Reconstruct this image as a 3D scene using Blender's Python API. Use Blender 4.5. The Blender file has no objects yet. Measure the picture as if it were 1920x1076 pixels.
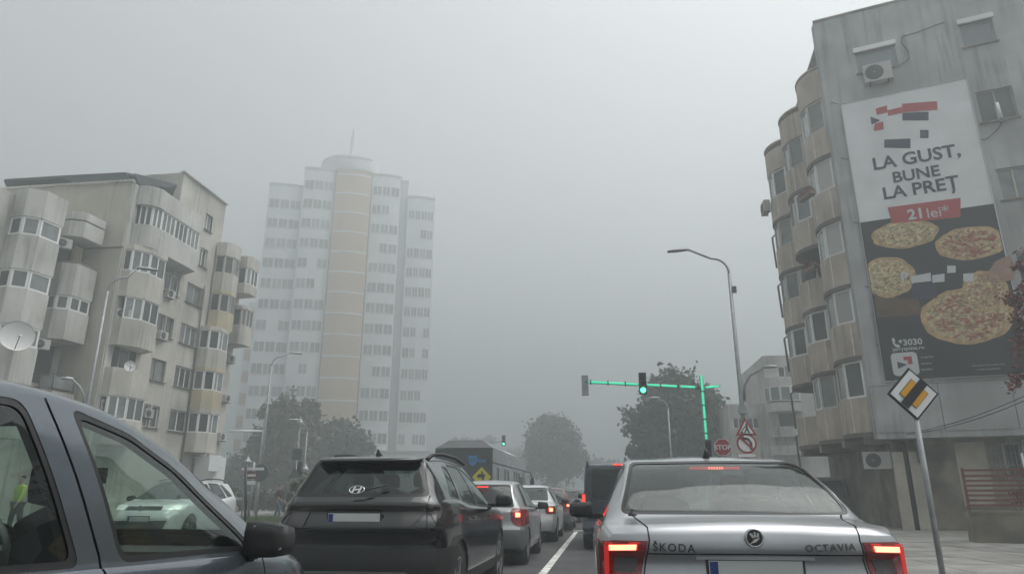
import bpy, bmesh, math, random
import numpy as np
from mathutils import Vector, Matrix
R = math.radians
SC = bpy.context.scene
COL = SC.collection
random.seed(7); RNG = np.random.default_rng(7)

# ------------------------------------------------------------------ camera, sky, sun, exposure
HC = 1.27                                   # eye height inside a car
PITCH, YAW = math.atan(390/1280), math.atan(175/math.hypot(1280, 390))
cam_d = bpy.data.cameras.new('camera'); cam = bpy.data.objects.new('camera', cam_d); COL.objects.link(cam)
cam_d.sensor_width = 36; cam_d.lens = 36*1280/1920; cam_d.clip_start = .05; cam_d.clip_end = 3000
cam.location = (0, 0, HC); cam.rotation_euler = (R(90)+PITCH, 0, YAW)
SC.camera = cam

SUN_EL, SUN_AZ = R(66), R(78)               # a veiled sun high on the right, wholly lost in the fog
W = bpy.data.worlds.new('World'); SC.world = W; W.use_nodes = True
nt = W.node_tree; nt.nodes.clear()
sky = nt.nodes.new('ShaderNodeTexSky'); sky.sky_type = 'NISHITA'; sky.sun_disc = False
sky.sun_elevation = SUN_EL; sky.sun_rotation = SUN_AZ; sky.air_density = 1.0; sky.dust_density = 5.0; sky.ozone_density = 1.0
hs = nt.nodes.new('ShaderNodeHueSaturation'); hs.inputs['Saturation'].default_value = .07   # cloud cover greys the blue
bg = nt.nodes.new('ShaderNodeBackground'); bg.inputs['Strength'].default_value = .15
wo = nt.nodes.new('ShaderNodeOutputWorld')
nt.links.new(sky.outputs[0], hs.inputs['Color']); nt.links.new(hs.outputs[0], bg.inputs['Color']); nt.links.new(bg.outputs[0], wo.inputs['Surface'])
sl = bpy.data.lights.new('sun', 'SUN'); sl.energy = 1.5; sl.angle = R(60); sl.color = (1, .985, .95)
so = bpy.data.objects.new('sun', sl); COL.objects.link(so)
so.rotation_euler = (R(90)-SUN_EL, 0, math.pi-SUN_AZ); so.location = (0, -20, 60)
vs = SC.view_settings; vs.view_transform = 'Standard'; vs.look = 'None'; vs.gamma = 1; vs.use_curve_mapping = False; vs.exposure = 0.80
cy = SC.cycles
cy.volume_bounces = 3; cy.max_bounces = 8; cy.diffuse_bounces = 3; cy.glossy_bounces = 4; cy.transmission_bounces = 6; cy.transparent_max_bounces = 16
cy.caustics_reflective = False; cy.caustics_refractive = False; cy.use_denoising = True; cy.sample_clamp_indirect = 6

# ------------------------------------------------------------------ placing: a pixel of the 1920x1076 photograph to a point at a known distance
_cp, _sp, _cy, _sy = math.cos(PITCH), math.sin(PITCH), math.cos(YAW), math.sin(YAW)
FW = np.array([-_sy*_cp, _cy*_cp, _sp]); RT = np.array([_cy, _sy, 0.]); UP = np.cross(RT, FW); EYE = np.array([0, 0, HC])
def ray(x, y): return FW*1280+RT*(x-960)-UP*(y-538)
def atX(x, y, X): d = ray(x, y); return EYE+d*(X/d[0])
def atY(x, y, Y): d = ray(x, y); return EYE+d*(Y/d[1])
def atZ(x, y, Z): d = ray(x, y); return EYE+d*((Z-HC)/d[2])
def atD(x, y, D): d = ray(x, y); return EYE+d*(D/math.hypot(d[0], d[1]))
def atN(x, y, p, n): d = ray(x, y); n = np.array(n, float); return EYE+d*(np.dot(np.array(p, float)-EYE, n)/np.dot(d, n))

# ------------------------------------------------------------------ materials
MATS = {}
def mat(name, col, rough=.6, metal=0., var=0., vscale=3., bump=0., bscale=40., streak=0., emit=None, estr=0., coat=0., spec=.5, rnd=0., dirt=None, dscale=.6, alpha=None, trans=0., rvar=0.):
    if name in MATS: return MATS[name]
    m = bpy.data.materials.new(name); m.use_nodes = True; n = m.node_tree.nodes; l = m.node_tree.links
    b = n['Principled BSDF']; b.inputs['Roughness'].default_value = rough; b.inputs['Metallic'].default_value = metal
    b.inputs['Specular IOR Level'].default_value = spec
    if coat: b.inputs['Coat Weight'].default_value = coat; b.inputs['Coat Roughness'].default_value = .06
    if trans: b.inputs['Transmission Weight'].default_value = trans
    c = (*col, 1); b.inputs['Base Color'].default_value = c
    cur = None
    tc = n.new('ShaderNodeTexCoord'); geo = n.new('ShaderNodeNewGeometry')
    def mix(fac, a, bcol, blend='MIX'):
        x = n.new('ShaderNodeMix'); x.data_type = 'RGBA'; x.blend_type = blend
        l.new(fac, x.inputs['Factor'])
        if isinstance(a, tuple): x.inputs['A'].default_value = a
        else: l.new(a, x.inputs['A'])
        if isinstance(bcol, tuple): x.inputs['B'].default_value = bcol
        else: l.new(bcol, x.inputs['B'])
        return x.outputs['Result']
    def noise(scale, vec=None, detail=5, lo=.35, hi=.65):
        t = n.new('ShaderNodeTexNoise'); t.inputs['Scale'].default_value = scale; t.inputs['Detail'].default_value = detail
        l.new(vec if vec is not None else geo.outputs['Position'], t.inputs['Vector'])
        r = n.new('ShaderNodeMapRange'); r.inputs['From Min'].default_value = lo; r.inputs['From Max'].default_value = hi
        l.new(t.outputs['Fac'], r.inputs['Value']); return r.outputs['Result']
    if var:
        lo = tuple(v*(1-var) for v in col)+(1,); hi = tuple(min(1, v*(1+var)) for v in col)+(1,)
        cur = mix(noise(vscale), lo, hi)
    if dirt:
        cur = mix(noise(dscale, detail=8, lo=.5, hi=.68), cur if cur else c, (*dirt, 1))
    if streak:
        mp = n.new('ShaderNodeMapping'); mp.inputs['Scale'].default_value = (3.4, 3.4, .22); l.new(geo.outputs['Position'], mp.inputs['Vector'])
        s = noise(1.3, mp.outputs['Vector'], 6, .48, .8)
        ms = n.new('ShaderNodeMath'); ms.operation = 'MULTIPLY'; ms.inputs[1].default_value = streak*1.7; l.new(s, ms.inputs[0])
        mm = n.new('ShaderNodeMath'); mm.operation = 'MULTIPLY'; l.new(ms.outputs[0], mm.inputs[0]); l.new(noise(.45, detail=4, lo=.38, hi=.72), mm.inputs[1]); ms = mm; mm.use_clamp = True
        cur = mix(ms.outputs[0], cur if cur else c, tuple(v*.32 for v in col)+(1,))
    if rnd:
        oi = n.new('ShaderNodeObjectInfo'); mr = n.new('ShaderNodeMapRange'); mr.inputs['To Min'].default_value = 1-rnd; mr.inputs['To Max'].default_value = 1+rnd
        l.new(oi.outputs['Random'], mr.inputs['Value'])
        hv = n.new('ShaderNodeHueSaturation'); l.new(mr.outputs['Result'], hv.inputs['Value'])
        if cur: l.new(cur, hv.inputs['Color'])
        else: hv.inputs['Color'].default_value = c
        cur = hv.outputs['Color']
    if cur: l.new(cur, b.inputs['Base Color'])
    if bump:
        t = n.new('ShaderNodeTexNoise'); t.inputs['Scale'].default_value = bscale; t.inputs['Detail'].default_value = 6; l.new(geo.outputs['Position'], t.inputs['Vector'])
        bp = n.new('ShaderNodeBump'); bp.inputs['Strength'].default_value = bump; bp.inputs['Distance'].default_value = .02
        l.new(t.outputs['Fac'], bp.inputs['Height']); l.new(bp.outputs['Normal'], b.inputs['Normal'])
    if rvar:
        l.new(noise(2.3, detail=9, lo=.4, hi=.75), (mr2 := n.new('ShaderNodeMapRange')).inputs['Value']); mr2.inputs['To Min'].default_value = rough; mr2.inputs['To Max'].default_value = rough+rvar; l.new(mr2.outputs['Result'], b.inputs['Roughness'])
        if coat: l.new(noise(3.1, detail=9, lo=.3, hi=.9), (mr3 := n.new('ShaderNodeMapRange')).inputs['Value']); mr3.inputs['To Min'].default_value = .03; mr3.inputs['To Max'].default_value = .22; l.new(mr3.outputs['Result'], b.inputs['Coat Roughness'])
    if emit: b.inputs['Emission Color'].default_value = (*emit, 1); b.inputs['Emission Strength'].default_value = estr
    MATS[name] = m; return m

def glass(name, tint, ior=1.6, rough=.02):
    """thin tinted pane: clear by tint, mirror by fresnel"""
    if name in MATS: return MATS[name]
    m = bpy.data.materials.new(name); m.use_nodes = True; n = m.node_tree.nodes; l = m.node_tree.links; n.clear()
    o = n.new('ShaderNodeOutputMaterial'); t = n.new('ShaderNodeBsdfTransparent'); t.inputs['Color'].default_value = (*tint, 1)
    g = n.new('ShaderNodeBsdfGlossy'); g.inputs['Roughness'].default_value = rough; g.inputs['Color'].default_value = (.95, 1, .98, 1)
    f = n.new('ShaderNodeFresnel'); ge = n.new('ShaderNodeNewGeometry'); mr = n.new('ShaderNodeMapRange'); mr.inputs['To Min'].default_value = ior; mr.inputs['To Max'].default_value = 1/ior   # same mirror strength from inside and outside
    l.new(ge.outputs['Backfacing'], mr.inputs['Value']); l.new(mr.outputs['Result'], f.inputs['IOR'])
    x = n.new('ShaderNodeMixShader'); l.new(f.outputs[0], x.inputs[0]); l.new(t.outputs[0], x.inputs[1]); l.new(g.outputs[0], x.inputs[2])
    l.new(x.outputs[0], o.inputs['Surface']); MATS[name] = m; return m

M = {}
M['asphalt'] = mat('asphalt', (.05, .051, .053), .75, var=.25, vscale=1.2, bump=.35, bscale=60, dirt=(.035, .035, .036), dscale=.35)
M['paint'] = mat('road_paint', (.62, .62, .58), .6, var=.25, vscale=5, dirt=(.3, .3, .29), dscale=3)
M['paving'] = mat('paving', (.23, .225, .21), .8, var=.2, vscale=2, bump=.2, bscale=30, dirt=(.15, .145, .13), dscale=.9)
M['kerb'] = mat('kerb_stone', (.27, .265, .25), .8, var=.2, vscale=3, bump=.2, bscale=30)
M['grass'] = mat('grass', (.075, .13, .035), .8, var=.4, vscale=2.5)
M['soil'] = mat('soil', (.05, .06, .03), .9, var=.3, vscale=2)
M['plaster_l'] = mat('plaster_left', (.50, .475, .425), .85, var=.12, vscale=.7, bump=.12, bscale=25, streak=.75, dirt=(.31, .30, .27), dscale=.35)
M['plaster_pale'] = mat('plaster_pale', (.52, .51, .48), .85, var=.12, vscale=.8, bump=.12, bscale=25, streak=.95, dirt=(.35, .34, .31), dscale=.4)
M['plaster_end'] = mat('plaster_end', (.44, .41, .35), .85, var=.10, vscale=.6, bump=.12, bscale=25, streak=.45)
M['plaster_ochre'] = mat('plaster_ochre', (.45, .39, .27), .85, var=.12, vscale=.8, bump=.12, bscale=25, streak=.4)
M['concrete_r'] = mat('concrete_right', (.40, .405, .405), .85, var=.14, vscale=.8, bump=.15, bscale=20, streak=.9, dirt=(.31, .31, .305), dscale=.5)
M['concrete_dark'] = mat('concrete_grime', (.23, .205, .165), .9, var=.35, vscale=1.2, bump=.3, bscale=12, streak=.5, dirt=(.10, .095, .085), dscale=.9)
M['concrete_lite'] = mat('concrete_patch', (.42, .39, .33), .9, var=.2, vscale=1.5, bump=.3, bscale=12, streak=.35)
M['bay_r'] = mat('bay_render', (.47, .405, .345), .85, var=.14, vscale=1, bump=.12, bscale=30, streak=.7, dirt=(.36, .30, .25), dscale=.7)
M['strip'] = mat('joint_strip', (.68, .63, .56), .8, var=.15, vscale=4)
M['slab'] = mat('slab_edge', (.13, .12, .105), .9, var=.2, vscale=2)
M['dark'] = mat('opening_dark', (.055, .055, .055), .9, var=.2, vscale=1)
M['frame'] = mat('window_frame_white', (.74, .74, .73), .45, rnd=.10)
M['frame_old'] = mat('window_frame_old', (.40, .38, .34), .6, rnd=.2)
M['pane'] = mat('window_pane', (.05, .056, .056), .07, rnd=.6, spec=.8)
M['curtain'] = mat('window_curtain_pane', (.155, .17, .17), .10, rnd=.4, spec=.8, var=.2, vscale=2.2)
M['pane_hazed'] = mat('window_pane_hazed', (.21, .22, .22), .2, rnd=.5)  # tower panes: the fog's pale veil is put into their colour
M['frame_brown'] = mat('window_frame_brown', (.17, .11, .07), .6, rnd=.2)
M['green_far'] = mat('signal_green_far', (.1, .5, .35), .4, emit=(.1, .8, .5), estr=2)
M['pane_sky'] = mat('window_pane_sky_tint', (.17, .20, .22), .08, rnd=.2, spec=.8)  # pale sky reflection put into the pane colour
M['blind'] = mat('window_blind', (.42, .42, .40), .5, rnd=.2)
M['roofing'] = mat('roofing', (.10, .10, .10), .8, var=.2)
M['canopy'] = mat('canopy_sheet', (.045, .05, .055), .55, var=.2)
M['twhite'] = mat('tower_white', (.70, .72, .72), .85, var=.06, vscale=.3, streak=.15)
M['torange'] = mat('tower_orange', (.50, .34, .22), .85, var=.06, vscale=.3)
M['tgrey'] = mat('tower_grey', (.45, .46, .46), .85, var=.06, vscale=.3)
M['steel'] = mat('galvanised', (.30, .31, .32), .5, metal=.5, var=.12, vscale=8)
M['steel_dark'] = mat('lamp_paint', (.10, .105, .11), .5, metal=.2, var=.15, vscale=6)
M['black'] = mat('black_plastic', (.016, .016, .017), .45)
M['rubber'] = mat('rubber', (.014, .014, .014), .75)
M['ac'] = mat('ac_casing', (.42, .42, .40), .55, rnd=.2)
M['grille'] = mat('ac_grille', (.05, .05, .052), .6)
M['rail'] = mat('railing_iron', (.07, .06, .055), .6)
M['redrail'] = mat('red_railing', (.16, .045, .035), .6, var=.3, vscale=8)
M['white'] = mat('sign_white', (.72, .73, .73), .4)
M['red'] = mat('sign_red', (.33, .02, .03), .4)
M['amber'] = mat('sign_amber', (.68, .34, .02), .4)
M['ink'] = mat('sign_black', (.012, .012, .014), .45)
M['bark'] = mat('bark', (.06, .05, .04), .9, var=.3, vscale=6)
M['leaf'] = mat('leaf', (.042, .06, .028), .7, var=.45, vscale=1.3)
M['leaf_y'] = mat('leaf_olive', (.075, .075, .03), .7, var=.4, vscale=1.3)
M['leaf_red'] = mat('leaf_red', (.15, .032, .028), .7, var=.5, vscale=4)
M['led'] = mat('led_green', (.02, .25, .14), .4, emit=(.03, .62, .33), estr=.75)
M['green_on'] = mat('signal_green', (.1, .6, .4), .4, emit=(.05, 1, .42), estr=4)
M['brake'] = mat('brake_glow', (.5, .02, .02), .3, emit=(1, .045, .03), estr=1.1)
M['brake_hot'] = mat('brake_hot', (.9, .5, .4), .3, emit=(1, .16, .08), estr=3.2)

# ------------------------------------------------------------------ mesh helpers
class MB:
    def __init__(s): s.v = []; s.f = []; s.sm = []
    def add(s, vs, fs, smooth=False):
        k = len(s.v); s.v += [tuple(map(float, p)) for p in vs]; s.f += [tuple(i+k for i in f) for f in fs]; s.sm += [smooth]*len(fs); return s
    def box(s, c, d, rz=0., mtx=None):
        x, y, z = d[0]/2, d[1]/2, d[2]/2; ca, sa = math.cos(rz), math.sin(rz); P = []
        for sx, sy, sz in ((-1,-1,-1),(1,-1,-1),(1,1,-1),(-1,1,-1),(-1,-1,1),(1,-1,1),(1,1,1),(-1,1,1)):
            a, b = sx*x, sy*y; q = (c[0]+a*ca-b*sa, c[1]+a*sa+b*ca, c[2]+sz*z); P.append(q)
        return s.add(P, [(0,3,2,1),(4,5,6,7),(0,1,5,4),(1,2,6,5),(2,3,7,6),(3,0,4,7)])
    def prism(s, poly, z0, z1, smooth=False):
        n = len(poly); a = sum(poly[i][0]*poly[(i+1)%n][1]-poly[(i+1)%n][0]*poly[i][1] for i in range(n))
        if a < 0: poly = poly[::-1]
        P = [(x, y, z0) for x, y in poly]+[(x, y, z1) for x, y in poly]
        s.add(P, [(i, (i+1)%n, n+(i+1)%n, n+i) for i in range(n)], smooth)
        k = len(s.v)-2*n
        s.f += [tuple(k+i for i in range(n))[::-1], tuple(k+n+i for i in range(n))]; s.sm += [False, False]; return s
    def tube(s, pts, r, n=8, caps=True):
        pts = [Vector(p) for p in pts]; rr = r if isinstance(r, (list, tuple)) else [r]*len(pts); rings = []
        prev = None
        for i, p in enumerate(pts):
            t = (pts[min(i+1, len(pts)-1)]-pts[max(i-1, 0)]).normalized()
            ref = Vector((0, 0, 1)) if abs(t.z) < .95 else Vector((1, 0, 0))
            if prev is None: u = t.cross(ref).normalized()
            else: u = (prev-t*prev.dot(t)).normalized()
            prev = u; w = t.cross(u)
            rings.append([p+(u*math.cos(2*math.pi*k/n)+w*math.sin(2*math.pi*k/n))*rr[i] for k in range(n)])
        P = [q for g in rings for q in g]; F = []
        for i in range(len(pts)-1):
            for k in range(n): F.append((i*n+k, i*n+(k+1)%n, (i+1)*n+(k+1)%n, (i+1)*n+k))
        s.add(P, F, True)
        if caps:
            k = len(s.v)-len(P); s.f += [tuple(k+i for i in range(n))[::-1], tuple(k+len(P)-n+i for i in range(n))]; s.sm += [False]*2
        return s
    def lathe(s, prof, c=(0,0,0), axis='z', n=24):
        """prof: (radius, height along the axis) pairs"""
        P = []; F = []
        for r, h in prof:
            for k in range(n):
                a = 2*math.pi*k/n; x, y = r*math.cos(a), r*math.sin(a)
                q = (x, y, h) if axis == 'z' else ((h, x, y) if axis == 'x' else (y, h, x))
                P.append((c[0]+q[0], c[1]+q[1], c[2]+q[2]))
        for i in range(len(prof)-1):
            for k in range(n): F.append((i*n+k, i*n+(k+1)%n, (i+1)*n+(k+1)%n, (i+1)*n+k))
        return s.add(P, F, True)
    def slab(s, pts, n, t):
        """planar polygon pts (3-D) given thickness t along -n"""
        pts = [Vector(p) for p in pts]; n = Vector(n).normalized(); k = len(pts)
        P = pts+[p-n*t for p in pts]
        nn = Vector((0,0,0))
        for i in range(k): nn += pts[i].cross(pts[(i+1)%k])
        F = [tuple(range(k)), tuple(range(2*k-1, k-1, -1))]+[((i+1)%k, i, k+i, k+(i+1)%k) for i in range(k)]
        if nn.dot(n) < 0: F = [f[::-1] for f in F]
        return s.add(P, F)
    def mesh(s, name, m, origin=(0,0,0)):
        me = bpy.data.meshes.new(name); o = np.array(origin)
        me.from_pydata([tuple(np.array(p)-o) for p in s.v] if any(origin) else s.v, [], s.f)
        if any(s.sm): me.polygons.foreach_set('use_smooth', s.sm)
        if m: me.materials.append(m)
        me.update(); return me
    def build(s, name, m, parent=None, origin=None, kind=None):
        if origin is None: origin = tuple(parent.get('_o', (0,0,0))) if parent else (0,0,0)
        o = bpy.data.objects.new(name, s.mesh(name, m, origin)); COL.objects.link(o)
        if parent: o.parent = parent
        if kind: o['kind'] = kind
        return o
def tag(o, label, cat, group=None):
    o['label'] = label; o['category'] = cat
    if group: o['group'] = group
    return o
ROOTS = []
def thing(name, label, cat, loc=(0,0,0), rz=0., group=None):
    o = bpy.data.objects.new(name, None); COL.objects.link(o); o.empty_display_size = .2
    o.location = tuple(map(float, loc)); o.rotation_euler = (0, 0, rz); o['_o'] = tuple(map(float, loc)); ROOTS.append(o)
    return tag(o, label, cat, group)
def put(name, me, parent, loc=(0,0,0), rz=0., ry=0.):
    o = bpy.data.objects.new(name, me); COL.objects.link(o); o.parent = parent; o.location = tuple(map(float, loc)); o.rotation_euler = (0, ry, rz); return o
def rel(parent, p):
    o = parent.get('_o', (0,0,0)); return (p[0]-o[0], p[1]-o[1], p[2]-o[2])
def text_mesh(s, size, m, depth=.004, bold=0., align='LEFT', shear=0., spacing=1.):
    cu = bpy.data.curves.new('lettering', 'FONT'); cu.body = s; cu.size = size; cu.extrude = depth; cu.offset = bold; cu.align_x = align; cu.shear = shear; cu.space_character = spacing; cu.resolution_u = 3
    ob = bpy.data.objects.new('lettering', cu); COL.objects.link(ob); dg = bpy.context.evaluated_depsgraph_get()
    me = bpy.data.meshes.new_from_object(ob.evaluated_get(dg)); bpy.data.objects.remove(ob); me.materials.clear(); me.materials.append(m); return me
def lettering(name, s, size, m, parent, origin, u, v, n, align='LEFT', **k):
    """flat letters on a plane: origin = baseline start (parent's space), u to the right, v up, n towards the reader"""
    o = bpy.data.objects.new(name, text_mesh(s, size, m, align=align, **k)); COL.objects.link(o); o.parent = parent
    u, v, n = Vector(u).normalized(), Vector(v).normalized(), Vector(n).normalized()
    mm = Matrix(((u.x, v.x, n.x, origin[0]), (u.y, v.y, n.y, origin[1]), (u.z, v.z, n.z, origin[2]), (0,0,0,1))); o.matrix_local = mm; return o

# ------------------------------------------------------------------ windows (shared meshes), walls with openings, bays
_wc = {}
def win_mesh(w, h, mull, key, fr=.06, fm='frame', pm='pane', depth=.07):
    k = (round(w, 2), round(h, 2), mull, fm, pm, fr)
    if k in _wc: return _wc[k]
    b = MB()
    for x in (-w/2+fr/2, w/2-fr/2): b.box((x, 0, h/2), (fr, depth, h))
    for z in (fr/2, h-fr/2): b.box((0, 0, z), (w-2*fr, depth, fr))
    for q in mull: b.box((-w/2+q*w, .003, h/2), (fr*1.25, depth-.006, h-2*fr))
    p = MB().box((0, .012, h/2), (w-fr, .02, h-fr))
    _wc[k] = (b.mesh('window', M[fm]), p.mesh('pane', M[pm])); return _wc[k]
def window(parent, pos, face, w, h, mull=(.5,), fm='frame', pm='pane', fr=.06, out=.0):
    """pos: bottom centre on the wall (world); face: heading of the outward normal"""
    a, b = win_mesh(w, h, tuple(mull), None, fr, fm, pm)
    nx, ny = math.cos(face), math.sin(face)
    p = (pos[0]+nx*out, pos[1]+ny*out, pos[2])
    o = put('window', a, parent, rel(parent, p), face+R(90)); put('pane', b, o); return o
def wall(b, p0, p1, z0, z1, holes=(), depth=.22, rev=True):
    """vertical wall from p0 to p1 (outward side on the right of p0->p1 ... normal = (dy,-dx)); holes: (u0,u1,z0,z1) metres along"""
    p0, p1 = np.array(p0[:2], float), np.array(p1[:2], float); L = np.hypot(*(p1-p0)); u = (p1-p0)/L; n = np.array([u[1], -u[0]])
    us = sorted({0., L, *[h[0] for h in holes], *[h[1] for h in holes]}); zs = sorted({z0, z1, *[h[2] for h in holes], *[h[3] for h in holes]})
    us = [q for q in us if 0 <= q <= L]; zs = [q for q in zs if z0 <= q <= z1]
    P = lambda a, z, d=0.: (*(p0+u*a-n*d), z)
    for i in range(len(us)-1):
        for j in range(len(zs)-1):
            cu, cz = (us[i]+us[i+1])/2, (zs[j]+zs[j+1])/2
            if any(h[0] < cu < h[1] and h[2] < cz < h[3] for h in holes): continue
            b.add([P(us[i], zs[j]), P(us[i+1], zs[j]), P(us[i+1], zs[j+1]), P(us[i], zs[j+1])], [(0,1,2,3)])
    if rev:
        for a0, a1, c0, c1 in holes:
            q = [(a0, c0), (a1, c0), (a1, c1), (a0, c1)]
            for k in range(4):
                s, t = q[k], q[(k+1) % 4]
                b.add([P(*s), P(*s, depth), P(*t, depth), P(*t)], [(0,1,2,3)])
    return u, n
def poly_inset(pl, d):
    """shift an open polyline inwards (to the left of its direction) by d"""
    out = []
    for i, p in enumerate(pl):
        a = np.array(pl[max(i-1, 0)]); c = np.array(pl[min(i+1, len(pl)-1)]); t = c-a; t = t/np.hypot(*t); n = np.array([-t[1], t[0]]); out.append(tuple(np.array(p)+n*d))
    return out
def bay(parent, plan, z0, zs, zh, z1, m, wm='pane', fm='frame', mulls=None, soffit=True, fr=.07, skip=(), facets=None, openb=False):
    """an apartment bay: plan is an open polyline from wall to wall with the outside on its right; z0 base, zs sill, zh head, z1 top"""
    pl = [tuple(p) for p in plan]
    b = MB().prism(pl, z0, zs); b.build('bay_parapet', M[m], parent)
    if z1 > zh+.01: MB().prism(pl, zh, z1).build('bay_lintel', M[m], parent)
    ins = poly_inset(facets if facets else pl, .09)
    if openb: return
    for i in range(len(ins)-1):
        if i in skip: continue
        a, c = np.array(ins[i]), np.array(ins[i+1]); L = np.hypot(*(c-a))
        if L < .25: continue
        t = (c-a)/L; nrm = (t[1], -t[0]); mid = (a+c)/2
        mu = mulls[i] if mulls else (() if L < .8 else ((.5,) if L < 1.7 else (.34, .67)))
        pm = wm if isinstance(wm, str) else wm[i % len(wm)]
        window(parent, (*mid, zs+.002), math.atan2(nrm[1], nrm[0]), L-.01, zh-zs-.004, mu, fm, pm, fr)
def arc(c, r, a0, a1, n, sx=1., sy=1.):
    return [(c[0]+sx*r*math.cos(R(a0+(a1-a0)*i/n)), c[1]+sy*r*math.sin(R(a0+(a1-a0)*i/n))) for i in range(n+1)]
# ------------------------------------------------------------------ ground, road, kerbs
def sheet(name, pts, z, m, kind='structure', t=None):
    b = MB()
    if t: b.prism(pts, z-t, z)
    else: b.add([(x, y, z) for x, y in pts], [tuple(range(len(pts)))])
    return b.build(name, M[m], kind=kind)
sheet('road', [(-400,-400),(400,-400),(400,400),(-400,400)], 0, 'asphalt')
# right pavement with kerb and laid slabs, side street behind it
pv = sheet('pavement', [(3.1,-30),(60,-30),(60,38),(6,38),(3.1,33)], .12, 'paving', t=.3)
sheet('kerb', [(2.92,-30),(3.097,-30),(3.097,33.1),(2.92,33)], .13, 'kerb', t=.3)
sheet('pavement', [(7,52),(60,52),(60,160),(7,160)], .12, 'paving', t=.3)
sheet('pavement', [(-60,-30),(-22.2,-30),(-22.2,70),(-60,70)], .12, 'paving', t=.3)
# slabs of the near pavement, each its own piece
sb = MB().box((0,0,0), (1.17, 1.47, .03)).mesh('slab', M['paving'])
for i in range(9):
    for j in range(11):
        x, y = 3.75+i*1.2, 5.2+j*1.5
        o = put('paving_slab', sb, pv, (x, y, .128+random.uniform(-.003, .004)), random.uniform(-.006, .006))
# grass median between the carriageways
md = sheet('median', [(-10.8,-30),(-8.4,-30),(-8.4,37),(-9.0,38.5),(-10.2,38.5),(-10.8,37)], .13, 'soil', t=.3)
sheet('kerb', [(-10.95,-30),(-10.803,-30),(-10.803,37),(-10.95,37)], .14, 'kerb', t=.3)
sheet('kerb', [(-8.397,-30),(-8.25,-30),(-8.25,37),(-8.397,37)], .14, 'kerb', t=.3)
sheet('pavement', [(-20,39.6),(-12,39.6),(-12,45),(-20,45)], .1, 'paving', t=.3)
def grass():
    n = 26000; x = RNG.uniform(-10.7,-8.5,n); y = RNG.uniform(6,37,n); x[:15000] = RNG.uniform(-18.6,-14.2,15000); y[:15000] = RNG.uniform(28.4,37.4,15000); a = RNG.uniform(0, math.pi, n); h = RNG.uniform(.05,.13,n); w = RNG.uniform(.012,.03,n)
    dx, dy = np.cos(a)*w, np.sin(a)*w; lx, ly = RNG.normal(0,.03,n), RNG.normal(0,.03,n)
    V = np.stack([np.stack([x-dx,y-dy,np.full(n,.125)],1), np.stack([x+dx,y+dy,np.full(n,.125)],1), np.stack([x+lx,y+ly,.125+h],1)],1).reshape(-1,3)
    me = bpy.data.meshes.new('grass'); me.from_pydata(V.tolist(), [], np.arange(3*n).reshape(-1,3).tolist()); me.materials.append(M['grass'])
    o = bpy.data.objects.new('grass', me); COL.objects.link(o); o['kind'] = 'stuff'; tag(o, 'short green grass covering the median strip and the traffic island', 'grass')
grass()
isl = sheet('traffic_island', [(-18.8,28.2),(-14,28.2),(-14,37.6),(-18.8,37.6)], .13, 'soil', t=.3)
sheet('kerb', [(-18.95,28.05),(-13.85,28.05),(-13.85,28.197),(-18.95,28.197)], .14, 'kerb', t=.3)
sheet('kerb', [(-13.997,28.2),(-13.85,28.2),(-13.85,37.6),(-13.997,37.6)], .14, 'kerb', t=.3)
# lane line
for (x0, x1, y0, y1) in ((-1.17,-1.03,2,26.5),):
    sheet('lane_marking', [(x0,y0),(x1,y0),(x1,y1),(x0,y1)], .005, 'paint')
sheet('stop_line', [(-8,27),(2.6,27),(2.6,27.4),(-8,27.4)], .005, 'paint')
sheet('lane_marking', [(-4.55,2),(-4.43,2),(-4.43,26.5),(-4.55,26.5)], .005, 'paint')
sheet('lane_marking', [(-14.6,0),(-14.48,0),(-14.48,26),(-14.6,26)], .005, 'paint')
MB().box((2.2, 26.3, .002), (.5, .5, .02)).build('manhole_cover', M['steel_dark'], kind='structure')

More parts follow.
